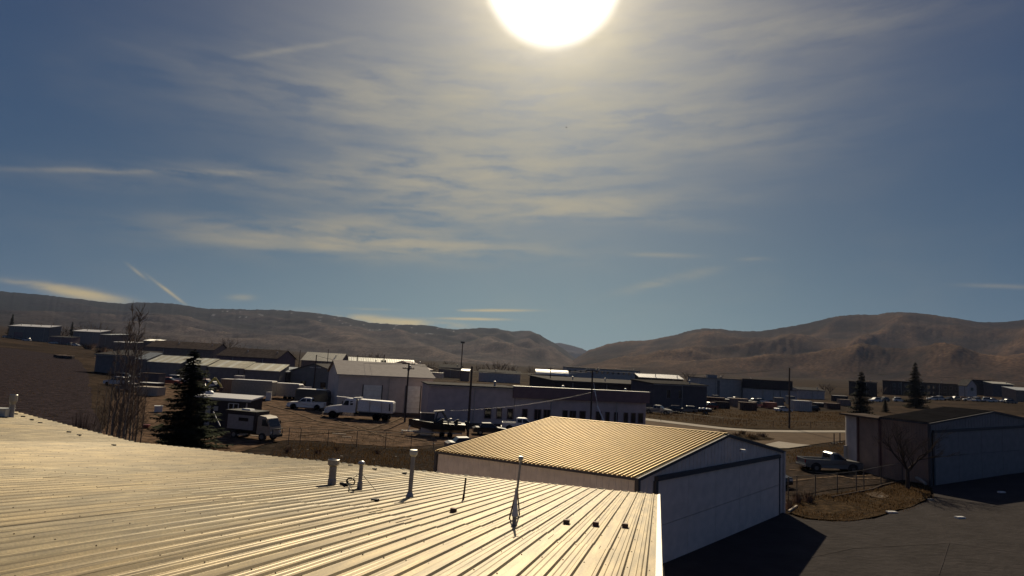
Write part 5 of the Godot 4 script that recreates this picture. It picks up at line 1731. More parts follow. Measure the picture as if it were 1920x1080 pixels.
func digger(where: Vector3, yaw: float) -> void:
	var t := thing("excavator", "small yellow excavator behind the spruce", "excavator", where, yaw)
	var st := mb()
	for z in [-0.8, 0.8]: prof(st, [Vector3(-1.5, 0.15, 0.25), Vector3(-1.7, 0.45, 0.25), Vector3(-1.4, 0.8, 0.25), Vector3(1.4, 0.8, 0.25), Vector3(1.7, 0.45, 0.25), Vector3(1.5, 0.15, 0.25)], z)
	put(st, "tracks", M.rubber, t)
	st = mb()
	prof(st, [Vector3(-1.6, 0.9, 1.0), Vector3(-1.7, 1.8, 0.95), Vector3(-0.2, 1.9, 0.95), Vector3(1.2, 1.4, 1.0), Vector3(1.2, 0.9, 1.0)])
	put(st, "body", M.yellow_paint, t)
	st = mb()
	prof(st, [Vector3(-0.3, 1.5, 0.45), Vector3(-0.2, 2.9, 0.42), Vector3(0.8, 2.9, 0.42), Vector3(1.1, 1.5, 0.45)], 0.4)
	put(st, "cab", M.glass, t)
	st = mb()
	bar(st, Vector3(1.0, 1.4, -0.2), Vector3(2.4, 3.2, -0.2), 0.3, 0.35)
	bar(st, Vector3(2.4, 3.2, -0.2), Vector3(3.6, 1.6, -0.2), 0.25, 0.3)
	put(st, "arm", M.yellow_paint, t)
	st = mb()
	prof(st, [Vector3(3.3, 1.5, 0.4), Vector3(3.9, 1.5, 0.4), Vector3(3.7, 0.8, 0.4), Vector3(3.2, 0.9, 0.4)], -0.2)
	put(st, "bucket", M.rust, t)

# ------------------------------------------------------------------ poles, wires, fences
func utility_pole(label: String, base: Vector3, h: float, arms: Array, r := 0.15, extra := "") -> Node3D:
	var t := thing("utility_pole", label, "utility pole", base, 0, "")
	var st := mb()
	tube(st, [Vector3(0, -0.3, 0), Vector3(0, h, 0)], [r, r * 0.72], 8)
	put(st, "post", M.pole_wood, t)
	for a in arms:                                 # [height, half length]
		st = mb()
		box(st, Vector3(0, a[0], 0.14), Vector3(a[1] * 2.0, 0.13, 0.11))
		var o := put(st, "crossarm", M.pole_wood, t)
		for k in [-0.92, -0.5, 0.5, 0.92]:
			st = mb()
			lathe(st, Vector3(k * a[1], a[0] + 0.06, 0.14), [Vector2(0.03, 0), Vector2(0.06, 0.08), Vector2(0.05, 0.18), Vector2(0, 0.2)], 7)
			put(st, "insulator", M.zinc, o)
	if extra == "transformers":
		for k in [-0.45, 0.45]:
			st = mb()
			lathe(st, Vector3(k, h - 2.6, 0.1), [Vector2(0.26, 0), Vector2(0.28, 0.1), Vector2(0.28, 0.95), Vector2(0.2, 1.1), Vector2(0, 1.1)], 10)
			put(st, "transformer", M.dark_trim, t)
	if extra == "lamps":
		for k in [-0.8, 0.8]:
			st = mb()
			bar(st, Vector3(0, h - 3.0, 0), Vector3(k, h - 3.0, 0), 0.06, 0.06)
			box(st, Vector3(k * 1.2, h - 3.0, 0), Vector3(0.6, 0.14, 0.3))
			put(st, "lamp", M.white, t)
	return t

func wire(a: Vector3, b: Vector3, sag: float, label: String, r := 0.02, m: Material = null) -> void:
	var pts := []
	var rr := []
	for i in 17:
		var k := i / 16.0
		pts.append(a.lerp(b, k) - Vector3.UP * sag * 4.0 * k * (1.0 - k))
		rr.append(r)
	var st := mb()
	tube(st, pts, rr, 4, false)
	tag(put(st, "power_line", m if m else M.wire), label, "wire", "power lines across the yard")

func pole_px(label: String, x0: float, y0: float, x1: float, y1: float, depth: float, arms: Array, r := 0.15, extra := "") -> Node3D:
	var p := gd(x1, depth, y1)
	var tp := at(x0, y0, depth)
	var h := tp.y - p.y
	var aa := []
	for a in arms: aa.append([h - a[0], a[1]])
	return utility_pole(label, p, h, aa, r, extra)

func make_poles() -> void:
	var p1 := pole_px("dark pole with two small lamps behind the yard trailers", 590, 665, 588, 727, 150.0, [], 0.16, "lamps")
	var p2 := pole_px("utility pole with two crossarms right of the white tank truck", 763, 680, 759, 788, 93.0, [[0.15, 0.95], [0.85, 0.85]], 0.15)
	var p3 := pole_px("plain utility pole behind the dark speedboat", 883, 687, 878, 800, 80.0, [], 0.17)
	var p4 := pole_px("utility pole with one crossarm in front of the long mauve building", 1114, 694, 1107, 800, 90.0, [[0.1, 0.95]], 0.15)
	var p5 := pole_px("tall bare pole standing in the dry grass on the right", 1487, 690, 1480, 805, 112.0, [], 0.17)
	var p6 := pole_px("far pole with two transformers before the bright warehouse roof", 719, 665, 717, 710, 180.0, [], 0.17, "transformers")
	pole_px("far pole before the left part of the bright warehouse roof", 669, 666, 668, 700, 180.0, [], 0.16)
	pole_px("thin far pole before the second warehouse", 560, 656, 560, 690, 220.0, [], 0.14)
	pole_px("far pole before the arched bright roof", 1032, 690, 1031, 725, 170.0, [[0.1, 0.7]], 0.15)
	pole_px("thin far pole right of the workshop gable", 804, 684, 803, 706, 170.0, [], 0.13)
	pole_px("thin far pole left of the workshop gable", 789, 688, 788, 706, 160.0, [], 0.12)
	pole_px("thin far pole left of the grey workshop", 613, 655, 612, 700, 230.0, [], 0.14)
	var st := mb()
	var m := thing("light_mast", "tall slender light mast against the hills left of the valley gap", "light mast", gd(864, 300.0))
	var hh := at(865, 642, 300.0).y - m.position.y
	tube(st, [Vector3(0, 0, 0), Vector3(0, hh, 0)], [0.30, 0.20], 8)
	put(st, "post", M.pole_wood, m)
	st = mb()
	box(st, Vector3(0, hh, 0), Vector3(1.9, 0.8, 0.9))
	put(st, "lamp_head", M.dark_trim, m)
	# the guy wire with its pale guard
	st = mb()
	tube(st, [at(1113, 718, 89.6), at(1117, 741, 88.6), at(1121, 762, 88.0)], [0.03, 0.03, 0.03], 5)
	tube(st, [at(1115, 731, 89.0), at(1117.5, 743, 88.5)], [0.07, 0.07], 6)
	tube(st, [at(1120, 761, 88.0), at(1139, 806, 86.0)], [0.09, 0.09], 6)
	tag(put(st, "guy_wire_guard", M.white), "slanting pale guy wire guard beside the crossarm pole", "guy wire")
	var top := func(n: Node3D) -> Vector3: return n.position + Vector3(0, (n.get_node("post") as MeshInstance3D).mesh.get_aabb().end.y - 0.2, 0)
	for k in [-0.85, 0.85]:
		wire(top.call(p2) + Vector3(k, 0.1, 0.14), top.call(p4) + Vector3(k, 0.1, 0.14), 0.9, ("left" if k < 0 else "right") + " thin power line from the two armed pole to the mauve building's pole")
		wire(top.call(p4) + Vector3(k, 0.1, 0.14), top.call(p5) + Vector3(0, 0.0, 0), 0.7, ("left" if k < 0 else "right") + " thin power line from the mauve building's pole to the bare grass pole")
		wire(top.call(p2) + Vector3(k, 0.1, 0.14), top.call(p1), 0.7, ("left" if k < 0 else "right") + " thin power line from the two armed pole to the lamp pole")
	wire(at(845, 770, 84.0), at(1112, 735, 90.0), 0.5, "pale service cable slanting across the mauve building front", 0.012, M.zinc)
	wire(top.call(p5), Vector3(150, 13, -60), 0.8, "thin power line leaving the bare grass pole to the right")
	# fence along the yard
	fence("wire fence along the near side of the dirt yard", [[540, 836], [562, 837], [614, 838], [668, 840], [722, 843], [770, 845], [812, 847]], 1.75, 0.035)
	fence("chain link fence beside the gravel drive and grass island", [[1478, 938], [1494, 936], [1529, 933], [1570, 929], [1606, 924], [1620, 921], [1652, 913], [1692, 904]], 1.75, 0.04)
	fence("low wire fence along the far side of the road", [[1240, 779], [1300, 788], [1356, 796], [1400, 800], [1450, 802], [1520, 804], [1586, 805]], 1.2, 0.04)

func fence(label: String, px: Array, h: float, r: float) -> void:
	var base := []
	for p in px: base.append(gp(p[0], p[1]))
	var t := thing("fence", label, "fence", base[0])
	for b in base:
		var st := mb()
		tube(st, [b - base[0] - Vector3(0, 0.2, 0), b - base[0] + Vector3(0, h, 0)], [r, r], 6)
		put(st, "post", M.post, t)
	for lv in [0.98, 0.5, 0.06]:
		var st := mb()
		var pts := []
		var rr := []
		for b in base:
			pts.append(b - base[0] + Vector3(0, h * lv, 0))
			rr.append(0.022 if lv > 0.9 else 0.007)
		tube(st, pts, rr, 4, false)
		put(st, "rail" if lv > 0.9 else "strand", M.post, t)
	var net := mb()
	for i in base.size() - 1:
		var a: Vector3 = base[i] - base[0]
		var b: Vector3 = base[i + 1] - base[0]
		var n := int(a.distance_to(b) / 0.16)
		for k in n:
			var p := a.lerp(b, float(k) / n)
			var q := a.lerp(b, minf(float(k) / n + h / a.distance_to(b), 1.0))
			var kk := minf(1.0, (1.0 - float(k) / n) * a.distance_to(b) / h)
			bar(net, p + Vector3(0, 0.05, 0), p.lerp(q, 1.0) + Vector3(0, 0.05 + (h - 0.1) * kk, 0), 0.005, 0.005)
			bar(net, p + Vector3(0, h - 0.05, 0), q + Vector3(0, h - 0.05 - (h - 0.1) * kk, 0), 0.005, 0.005)
	var o := put(net, "netting", M.post, t)
	o.set_meta("kind", "stuff")

# ------------------------------------------------------------------ trees and weeds
func spruce_meshes(h: float, r: float, seed_: int, lean := 0.0) -> Array:
	var g := RandomNumberGenerator.new()
	g.seed = seed_
	var tr := mb()
	tube(tr, [Vector3(0, -0.3, 0), Vector3(0, h * 0.5, 0), Vector3(lean, h * 0.97, 0)], [h * 0.022, h * 0.013, 0.02], 8)
	var st := mb()
	var y := h * 0.05
	while y < h * 0.985:
		var k := y / h
		var reach := r * pow(1.0 - k, 0.85) * (0.75 + 0.25 * sin(y * 5.0)) + 0.10
		var n := 11 if k < 0.85 else 6
		for b in n:
			var az := g.randf() * TAU
			var l := reach * g.randf_range(0.72, 1.12)
			if g.randf() < 0.06: l *= 1.18
			var d := Vector3(cos(az), 0, sin(az))
			var side := Vector3(-d.z, 0, d.x)
			var y1 := y + g.randf_range(-0.12, 0.12)
			var steps := maxi(4, int(l / 0.17))
			for s in steps:
				var f := (s + 0.6) / steps
				var p := d * l * f + Vector3(lean * k, y1 - l * (0.30 * f - 0.22 * f * f * f) * (1.1 - 0.5 * k) + 0.05, 0)
				var wl := (0.22 + l * 0.22 * (1.0 - f * 0.6)) * g.randf_range(0.7, 1.2)
				for sd in [-1.0, 1.0]:
					var tip: Vector3 = p + side * sd * wl + d * wl * 0.55 + Vector3(0, g.randf_range(-0.16, 0.02), 0)
					var w := d * (0.085 + 0.05 * g.randf())
					var nn := Vector3(g.randf_range(-0.4, 0.4), 1, g.randf_range(-0.4, 0.4)).normalized()
					tri(st, p - w, p + w, tip, nn)
				var t2: Vector3 = p + d * 0.24 + Vector3(0, g.randf_range(-0.12, 0.08), 0)
				tri(st, p - side * 0.06, p + side * 0.06, t2, Vector3.UP)
				if s % 2 == 0: tri(st, p - d * 0.09, p + d * 0.09, p + Vector3(g.randf_range(-0.05, 0.05), -0.24 * (1.0 - k), 0), side)
		y += h * 0.0135 + 0.03
	return [tr.commit(), st.commit()]

func spruce(label: String, where: Vector3, ms: Array, s: Vector3, yaw: float, m: Material) -> void:
	var t := thing("spruce_tree", label, "spruce tree", where, yaw)
	put(ms[0], "trunk", M.bark, t).scale = s
	put(ms[1], "crown", m, t).scale = s

func grow(st: SurfaceTool, g: RandomNumberGenerator, p: Vector3, d: Vector3, l: float, r: float, level: int, up: float, spread: float) -> void:
	var n := 3 if level > 1 else 2
	var pts := [p]
	var rr := [r]
	var q := p
	var dd := d
	for i in n:
		dd = (dd + Vector3(g.randf_range(-1, 1), g.randf_range(-0.5, 0.5) + up, g.randf_range(-1, 1)) * 0.16).normalized()
		q += dd * l / n
		pts.append(q)
		rr.append(lerpf(r, r * 0.55, (i + 1.0) / n))
	tube(st, pts, rr, 5 if level > 2 else 3, false)
	if level <= 0: return
	var kids := 3 if level > 1 else 4
	for k in kids:
		var f := g.randf_range(0.35, 1.0) if k > 0 else 1.0
		var at_: Vector3 = pts[mini(int(f * n), n)]
		var ax := Vector3(g.randf_range(-1, 1), g.randf_range(-0.3, 0.5), g.randf_range(-1, 1)).normalized()
		grow(st, g, at_, (dd + ax * spread).normalized(), l * g.randf_range(0.55, 0.8), maxf(r * 0.52, 0.006), level - 1, up, spread)

func bare_meshes(h: float, trunk_h: float, r: float, seed_: int, up: float, spread: float, limbs: int, levels: int) -> Array:
	var g := RandomNumberGenerator.new()
	g.seed = seed_
	var tr := mb()
	tube(tr, [Vector3(0, -0.3, 0), Vector3(0.03, trunk_h * 0.5, 0), Vector3(0.0, trunk_h, 0.02)], [r * 1.25, r, r * 0.85], 8)
	var st := mb()
	for k in limbs:
		var az := TAU * (k + g.randf_range(-0.25, 0.25)) / limbs
		var d := Vector3(cos(az) * spread, 1.0, sin(az) * spread).normalized()
		grow(st, g, Vector3(0, trunk_h * g.randf_range(0.85, 1.0), 0), d, (h - trunk_h) * g.randf_range(0.40, 0.5), r * 0.6, levels, up, spread)
	return [tr.commit(), st.commit()]

func birch_meshes(h: float, seed_: int) -> Array:
	var g := RandomNumberGenerator.new()
	g.seed = seed_
	var tr := mb()
	var bend := Vector3(g.randf_range(-0.5, 0.5), 0, g.randf_range(-0.4, 0.4))
	var pts := []
	var rr := []
	for i in 8:
		var k := i / 7.0
		pts.append(Vector3(0, -0.3 + (h + 0.3) * k, 0) + bend * k * k + Vector3(g.randf_range(-1, 1), 0, g.randf_range(-1, 1)) * 0.05)
		rr.append(lerpf(0.075, 0.008, k) * (h / 9.0))
	tube(tr, pts, rr, 7)
	var st := mb()
	for i in 42:
		var k := g.randf_range(0.08, 0.97)
		var base: Vector3 = Vector3(0, h * k, 0) + bend * k * k
		var az := g.randf() * TAU
		var l := (1.0 - k * 0.75) * g.randf_range(0.7, 1.5) * h / 9.0
		grow(st, g, base, Vector3(cos(az) * 0.6, 1.0, sin(az) * 0.6).normalized(), l, 0.019, 2, 0.35, 0.6)
	return [tr.commit(), st.commit()]

func bush(called: String, label: String, where: Vector3, r: float, h: float, m: Material, seed_: int, cat := "shrub") -> void:
	var g := RandomNumberGenerator.new()
	g.seed = seed_
	var st := mb()
	for i in 220:
		var az := g.randf() * TAU
		var d := Vector3(cos(az) * g.randf_range(0.1, 1.0), g.randf_range(0.4, 1.0), sin(az) * g.randf_range(0.1, 1.0))
		var p := Vector3(d.x * r * 0.35, -0.05, d.z * r * 0.35)
		var q := Vector3(d.x * r, d.y * h, d.z * r)
		var w := Vector3(-d.z, 0, d.x).normalized() * r * 0.03
		tri(st, p - w, p + w, q, Vector3(d.x, 0.6, d.z).normalized())
	tag(put(st, called, m, null, where), label, cat)

func tufts(called: String, label: String, poly: Array, n: int, h: float, m: Material, seed_: int) -> void:   # ground cover of small dry blades
	var g := RandomNumberGenerator.new()
	g.seed = seed_
	var st := mb()
	for i in 9:
		var az := g.randf() * TAU
		var p := Vector3(cos(az), 0, sin(az)) * 0.08
		var w := Vector3(-p.z, 0, p.x) * 0.35
		tri(st, p - w, p + w, p * g.randf_range(1.5, 3.5) + Vector3(0, g.randf_range(0.5, 1.0), 0), Vector3(p.x * 4, 0.8, p.z * 4).normalized())
	var mm := MultiMesh.new()
	mm.transform_format = MultiMesh.TRANSFORM_3D
	mm.mesh = st.commit()
	var pts := PackedVector2Array()
	for p in poly:
		var q := gp(p[0], p[1])
		pts.append(Vector2(q.x, q.z))
	var lo: Vector2 = pts[0]
	var hi: Vector2 = pts[0]
	for p in pts:
		lo = lo.min(p)
		hi = hi.max(p)
	var fn := FastNoiseLite.new()
	fn.frequency = 0.12
	fn.seed = seed_
	var trs := []
	var tries := 0
	while trs.size() < n and tries < n * 12:
		tries += 1
		var q := Vector2(g.randf_range(lo.x, hi.x), g.randf_range(lo.y, hi.y))
		if not Geometry2D.is_point_in_polygon(q, pts) or fn.get_noise_2d(q.x, q.y) < g.randf_range(-0.35, 0.25): continue
		var s := h * g.randf_range(0.4, 1.2)
		trs.append(Transform3D(Basis(Vector3.UP, g.randf() * TAU).scaled(Vector3(s * 1.3, s, s * 1.3)), on(q.x, q.y) + Vector3(0, 0.08, 0)))
	mm.instance_count = trs.size()
	for i in trs.size(): mm.set_instance_transform(i, trs[i])
	var o := MultiMeshInstance3D.new()
	o.multimesh = mm
	o.material_override = m
	o.name = numbered(called)
	add_child(o)
	tag(o, label, "", "", "stuff")

const BIRCH := ["tallest bare birch whose top crosses the skyline on the left", "second tallest bare birch just right of the tallest one", "bare birch just left of the tallest one", "bare birch on the right of the two tallest ones", "slender bare birch toward the left of the clump", "slender bare birch toward the right of the clump", "bare birch standing in front of the tallest one", "bare birch behind the tallest one's right side", "short bare birch near the left end of the clump", "bare birch at the right end of the clump", "short bare birch in front on the left of the clump", "short bare birch in front on the right of the clump", "shortest bare birch at the far left of the clump", "nearest bare birch in the middle of the clump"]

func make_trees() -> void:
	var sp := spruce_meshes(8.6, 2.75, 3)
	var sp2 := spruce_meshes(8.6, 2.0, 8, 0.25)
	var p := gp(345, 838)
	spruce("big dark spruce left of the timber shed", p, sp, Vector3(1.38, 1.0, 1.38) * (at(345, 655, -p.z).y - p.y) / 8.6, 0.4, M.needles)
	p = gd(1612, 158.0)
	var s := (at(1613, 697, 158.0).y - p.y) / 8.6
	spruce("narrow spruce with a broken top behind the brown annex", p, sp2, Vector3(s * 1.45, s, s * 1.45), 0.0, M.needles_far)
	p = gd(1716, 196.0)
	s = (at(1715, 680, 196.0).y - p.y) / 8.6
	spruce("tall pointed spruce above the right hangar roof", p, sp, Vector3(s * 1.0, s, s * 1.0), 2.0, M.needles_far)
	p = gd(1659, 170.0)
	s = (at(1659, 748, 170.0).y - p.y) / 8.6
	spruce("small dark spruce between the two pointed ones", p, sp2, Vector3(s * 1.5, s, s * 1.5), 1.0, M.needles_far)
	for q in [[7, 588, 440.0, "far spruce at the left edge of the frame"], [124, 603, 430.0, "far dark spruce left of the second far hangar"]]:
		p = gd(q[0], q[2])
		s = (at(q[0], q[1], q[2]).y - p.y) / 8.6
		spruce(q[3], p, sp2, Vector3(s * 0.8, s, s * 0.8), q[0], M.needles_far)
	# the bare birches by the field
	var kinds := []
	for k in 4: kinds.append(birch_meshes(9.0, 40 + k))
	var bir := [[221, 842, 562, 0], [229, 846, 571, 1], [207, 845, 610, 2], [240, 842, 625, 3], [196, 840, 640, 1], [252, 838, 650, 2], [215, 850, 660, 3], [233, 836, 645, 0], [184, 838, 690, 2], [263, 834, 690, 3], [203, 852, 700, 0], [245, 850, 700, 1], [174, 830, 720, 3], [226, 856, 680, 2]]
	for i in bir.size():
		var q: Array = bir[i]
		p = gp(q[0], q[1])
		s = (at(q[0], q[2], -p.z).y - p.y) / 9.0
		var t := thing("birch_tree", BIRCH[i], "birch tree", p, i * 1.3, "bare birches in a clump")
		put(kinds[q[3]][0], "trunk", M.birch_bark, t).scale = Vector3(1.0, 1.0, 1.0) * s
		put(kinds[q[3]][1], "branches", M.twig, t).scale = Vector3(1.0, 1.0, 1.0) * s
	for q in [[160, 690, 330.0, 660, "dark leafless thicket where the field meets the sheds", 3.2], [186, 690, 250.0, 664, "dark bushes left of the dim grey shed", 2.6], [172, 700, 230.0, 690, "dark brush at the end of the ploughed field", 3.0]]:
		p = gd(q[0], q[2])
		bush("thicket", q[4], p, q[5] * 1.6, at(q[0], 640 if q[3] == 660 else q[3] - 20, q[2]).y - p.y, M.brush, int(q[0]), "thicket")
	bush("shrub", "small dark shrub peeping over the roof edge on the left", gp(146, 850), 1.1, 3.4, M.brush, 5)
	# the bare tree by the right hangar
	var bm := bare_meshes(6.6, 1.9, 0.17, 21, 0.26, 0.72, 5, 5)
	p = gp(1702, 919)
	s = (at(1690, 785, -p.z).y - p.y) / 6.6
	var tt := thing("bare_tree", "leafless spreading tree in front of the right hangar", "bare tree", p)
	put(bm[0], "trunk", M.bark, tt).scale = Vector3.ONE * s
	put(bm[1], "branches", M.bark, tt).scale = Vector3.ONE * s
	# leafless trees at the foot of the hills
	var far_m := [bare_meshes(9.0, 1.6, 0.3, 61, 0.12, 0.8, 5, 3), bare_meshes(9.0, 2.0, 0.28, 62, 0.2, 0.65, 5, 3), bare_meshes(9.0, 1.2, 0.3, 63, 0.1, 0.95, 6, 3)]
	var bands := [[165, 595, 430, "large round leafless tree above the second far hangar"], [52, 597, 470, ""], [78, 600, 480, ""], [98, 606, 470, ""], [112, 605, 450, ""], [140, 608, 440, ""], [190, 609, 430, ""], [212, 614, 420, ""], [234, 616, 410, ""], [250, 620, 400, ""], [276, 622, 420, ""], [300, 628, 420, ""], [322, 630, 430, ""], [345, 634, 420, ""], [372, 633, 330, "dark leafless tree at the left end of the maroon barn"], [392, 632, 320, "dark leafless tree above the maroon barn's left part"], [420, 627, 400, "tall leafless tree above the maroon barn"], [440, 640, 400, ""], [480, 646, 420, ""], [512, 648, 420, ""], [532, 648, 420, ""], [690, 655, 420, "round leafless tree above the bright warehouse roof"], [704, 657, 420, ""], [796, 674, 330, "leafless tree right of the workshop gable"], [808, 676, 330, ""], [838, 672, 420, ""], [900, 678, 430, ""], [925, 672, 420, ""], [942, 674, 420, "dark square topped tree right of the light mast"], [958, 676, 430, ""], [998, 682, 420, ""], [1290, 692, 420, ""], [1330, 697, 300, "dark leafless tree over the pale hall"], [1345, 697, 300, ""], [1545, 716, 330, ""], [1556, 716, 330, "leafless tree right of the dark canopy"], [1640, 724, 300, ""], [1655, 722, 320, ""], [1770, 722, 400, ""]]
	var fk := 0
	for q in bands:
		p = gd(q[0], q[2])
		s = maxf((at(q[0], q[1], q[2]).y - p.y) / 9.0, 0.4)
		var t := thing("leafless_tree", q[3] if q[3] else "far leafless brown tree " + ("above the far left hangars" if q[0] < 180 else "behind the birch clump" if q[0] < 262 else "above the brown barn" if q[0] < 350 else "between the barns and the left warehouse" if q[0] < 560 else "above the bright warehouse and workshop gable" if q[0] < 845 else "below the gap between the hills" if q[0] < 1100 else "above the pale hall" if q[0] < 1400 else "behind the pointed spruces"), "bare tree", p, fk * 0.9, "leafless trees below the hills")
		put(far_m[fk % 3][0], "trunk", M.bark, t).scale = Vector3.ONE * s
		put(far_m[fk % 3][1], "branches", M.twig, t).scale = Vector3(s * 1.1, s, s * 1.1)
		fk += 1
	# weeds and brush
	tufts("weeds", "dry weeds on the verge behind the metal roof", [[520, 834], [620, 832], [760, 842], [850, 842], [850, 900], [690, 915], [500, 885]], 2600, 0.34, M.weed, 1)
	tufts("weeds", "sparse dry stubble in the ploughed field", [[-60, 660], [60, 668], [130, 680], [165, 720], [190, 830], [60, 800], [-60, 760]], 1500, 0.22, M.weed, 7)
	tufts("grass", "straggling dry grass spilling past the island edge", [[1485, 962], [1500, 972], [1560, 982], [1650, 976], [1712, 958], [1755, 934], [1730, 950], [1640, 968], [1560, 974]], 500, 0.13, M.weed, 8)
	tufts("weeds", "sparse dry grass along the yard edges", [[540, 800], [700, 806], [770, 826], [820, 838], [740, 846], [540, 840]], 500, 0.22, M.weed, 2)
	tufts("grass", "dry grass blades on the island beside the asphalt", [[1480, 955], [1500, 940], [1545, 931], [1600, 923], [1645, 916], [1700, 905], [1738, 912], [1746, 930], [1722, 946], [1690, 956], [1640, 970], [1580, 976], [1520, 972], [1490, 964]], 5000, 0.20, M.weed, 3)
	tufts("grass", "dry grass of the field beyond the road", [[1190, 764], [1320, 768], [1450, 772], [1600, 775], [1690, 790], [1640, 804], [1400, 802], [1300, 793], [1215, 783]], 5000, 0.42, M.weed, 4)
	tufts("weeds", "dry weeds between the road and the gravel drive", [[1475, 850], [1500, 842], [1590, 830], [1600, 868], [1560, 870], [1480, 872]], 1500, 0.25, M.weed, 5)
	var br := [[1356, 816, 1.2, 0.9, "low brown brush at the left end of the road island"], [1380, 822, 1.5, 1.1, "brown brush in the middle of the road island"], [1408, 824, 1.6, 1.2, "pale brown brush on the road island"], [1428, 822, 1.4, 1.0, "brown brush at the right end of the road island"], [1392, 814, 1.0, 0.7, "small tuft behind the road island brush"], [1516, 943, 0.8, 0.9, "dark shrub by the fence at the grass island"], [1494, 945, 0.7, 1.0, "pinkish dry shrub by the hangar corner"], [1478, 955, 0.6, 0.8, "dry shrub against the hangar corner"], [1682, 893, 0.6, 0.5, "small pale tuft by the annex wall"], [1664, 889, 0.7, 0.6, "grey tuft below the annex wall"], [1506, 882, 0.7, 0.6, "dark tuft behind the silver pickup"], [632, 846, 0.6, 0.5, "dark weed clump on the verge"], [596, 853, 0.7, 0.6, "dark weed clump at the left of the verge"], [706, 852, 0.8, 0.5, "dark weed clump right on the verge"], [540, 850, 0.6, 0.7, "tall weed clump below the camper truck"]]
	for q in br: bush("shrub", q[4], gp(q[0], q[1]), q[2], q[3], M.weed if (q[4] as String).contains("pale") or (q[4] as String).contains("tuft") else M.brush, int(q[0]))
	tag(put(island_mound(), "brush_mound", M.dry_grass), "bare brown mound of the road island", "mound")

func island_mound() -> SurfaceTool:
	var c := gp(1398, 822)
	var st := mb()
	var prv := []
	for i in 6:
		var k := 1.0 - i / 5.0
		var ring := []
		for a in 20:
			var an := TAU * a / 20.0
			ring.append(c + Vector3(cos(an) * 5.4 * k, -0.05 + 0.55 * (1.0 - k * k) + 0.05 * sin(a * 2.7 + i), sin(an) * 3.4 * k))
		if i > 0:
			for a in 20:
				var b := (a + 1) % 20
				face(st, [prv[a], prv[b], ring[b]], Vector3.UP)
				if i < 5: face(st, [prv[a], ring[b], ring[a]], Vector3.UP)
		prv = ring
	return st

# ------------------------------------------------------------------ near the hangars
func make_apron() -> void:
	pickup("silver pickup parked facing right on the gravel drive", gp(1556, 884), 0.02, M.silver_paint, "", false)
	var c := car("dark car with a pale top half hidden behind the white hangar", gp(1462, 914) + Vector3(-0.6, 0, -1.4), -1.2, M.black_paint, 0.35)
	(c.get_node("roof") as MeshInstance3D).material_override = M.white_paint
	for q in [[1462, 955, 1473, 947, "left pale timber lying by the hangar corner"], [1479, 963, 1494, 953, "right pale timber lying by the hangar corner"]]:
		var st := mb()
		bar(st, gp(q[0], q[1]) + Vector3(0, 0.16, 0), gp(q[2], q[3]) + Vector3(0, 0.16, 0), 0.12, 0.12)
		tag(put(st, "timber", M.timber), q[4], "timber")
	var lg := thing("log_bench", "pale log lying on two stubs behind the bare tree", "log", gp(1722, 908))
	var st := mb()
	var a := gp(1713, 904) - gp(1722, 908) + Vector3(0, 0.55, 0)
	var b := gp(1736, 915) - gp(1722, 908) + Vector3(0, 0.35, 0)
	tube(st, [a, a.lerp(b, 0.5) + Vector3(0, 0.05, 0), b], [0.14, 0.15, 0.12], 8)
	put(st, "log", M.stone, lg)
	for k in [0.2, 0.8]:
		st = mb()
		var q := a.lerp(b, k)
		tube(st, [Vector3(q.x, -0.1, q.z), Vector3(q.x, q.y, q.z)], [0.12, 0.10], 7)
		put(st, "stub", M.bark, lg)
	for q in [[1800, 973, 0.62, "flat white marker block in the middle of the asphalt"], [1878, 925, 0.55, "flat white marker block near the right hangar's shadow"], [1745, 939, 0.42, "flat pale block at the tip of the grass island"], [1672, 963, 0.7, "pale kerb stone on the lower rim of the grass island"], [1652, 934, 0.4, "pale stone on the grass island"], [1440, 838, 0.3, "pale stone at the corner of the road"], [1521, 838, 0.22, "small white stone in the weeds left of the pickup"]]:
		st = mb()
		box(st, Vector3(0, 0.09, 0), Vector3(q[2], 0.10, q[2] * 0.5), Basis(Vector3.UP, 0.15))
		box(st, Vector3(0, 0.145, 0), Vector3(q[2] * 0.9, 0.03, q[2] * 0.4), Basis(Vector3.UP, 0.15))
		tag(put(st, "marker_block", M.white if q[2] > 0.5 else M.stone, null, gp(q[0], q[1])), q[3], "block")
	# a dark strip of edging along the fence
	st = mb()
	var line := [[1560, 936], [1600, 928], [1636, 921], [1652, 914], [1690, 905], [1728, 903]]
	for i in line.size() - 1: bar(st, gp(line[i][0], line[i][1]) + Vector3(0, 0.12, 0), gp(line[i + 1][0], line[i + 1][1]) + Vector3(0, 0.12, 0), 0.16, 0.2)
	tag(put(st, "kerb_edging", M.bark), "dark timber edging between the gravel and the grass island", "edging")
	tag(put(marker_sheet(), "drain_cover", M.lane), "worn concrete patch beside the grass island path", "concrete patch")
	for q in [[1564, 833, "left short post at the road by the annex"], [1575, 832, "right short post at the road by the annex"]]:
		st = mb()
		tube(st, [Vector3(0, -0.2, 0), Vector3(0, 1.5, 0)], [0.07, 0.07], 7)
		box(st, Vector3(0, 0.08, 0), Vector3(0.6, 0.2, 0.5))
		tag(put(st, "sign_post", M.post, null, gp(q[0], q[1])), q[2], "post")
	var sg := thing("sign_post", "thin sign post at the road edge right of the mauve building", "sign post", gp(1239, 791))
	st = mb()
	tube(st, [Vector3(0, -0.2, 0), Vector3(0, 2.5, 0)], [0.04, 0.04], 6)
	put(st, "post", M.post, sg)
	st = mb()
	box(st, Vector3(0, 2.3, 0.03), Vector3(0.45, 0.55, 0.04))
	put(st, "plate", M.zinc, sg)

func marker_sheet() -> SurfaceTool:
	return sheet([[1622, 928], [1650, 924], [1668, 934], [1655, 938], [1632, 934]], 0.14, 2.0, 0.03, false)

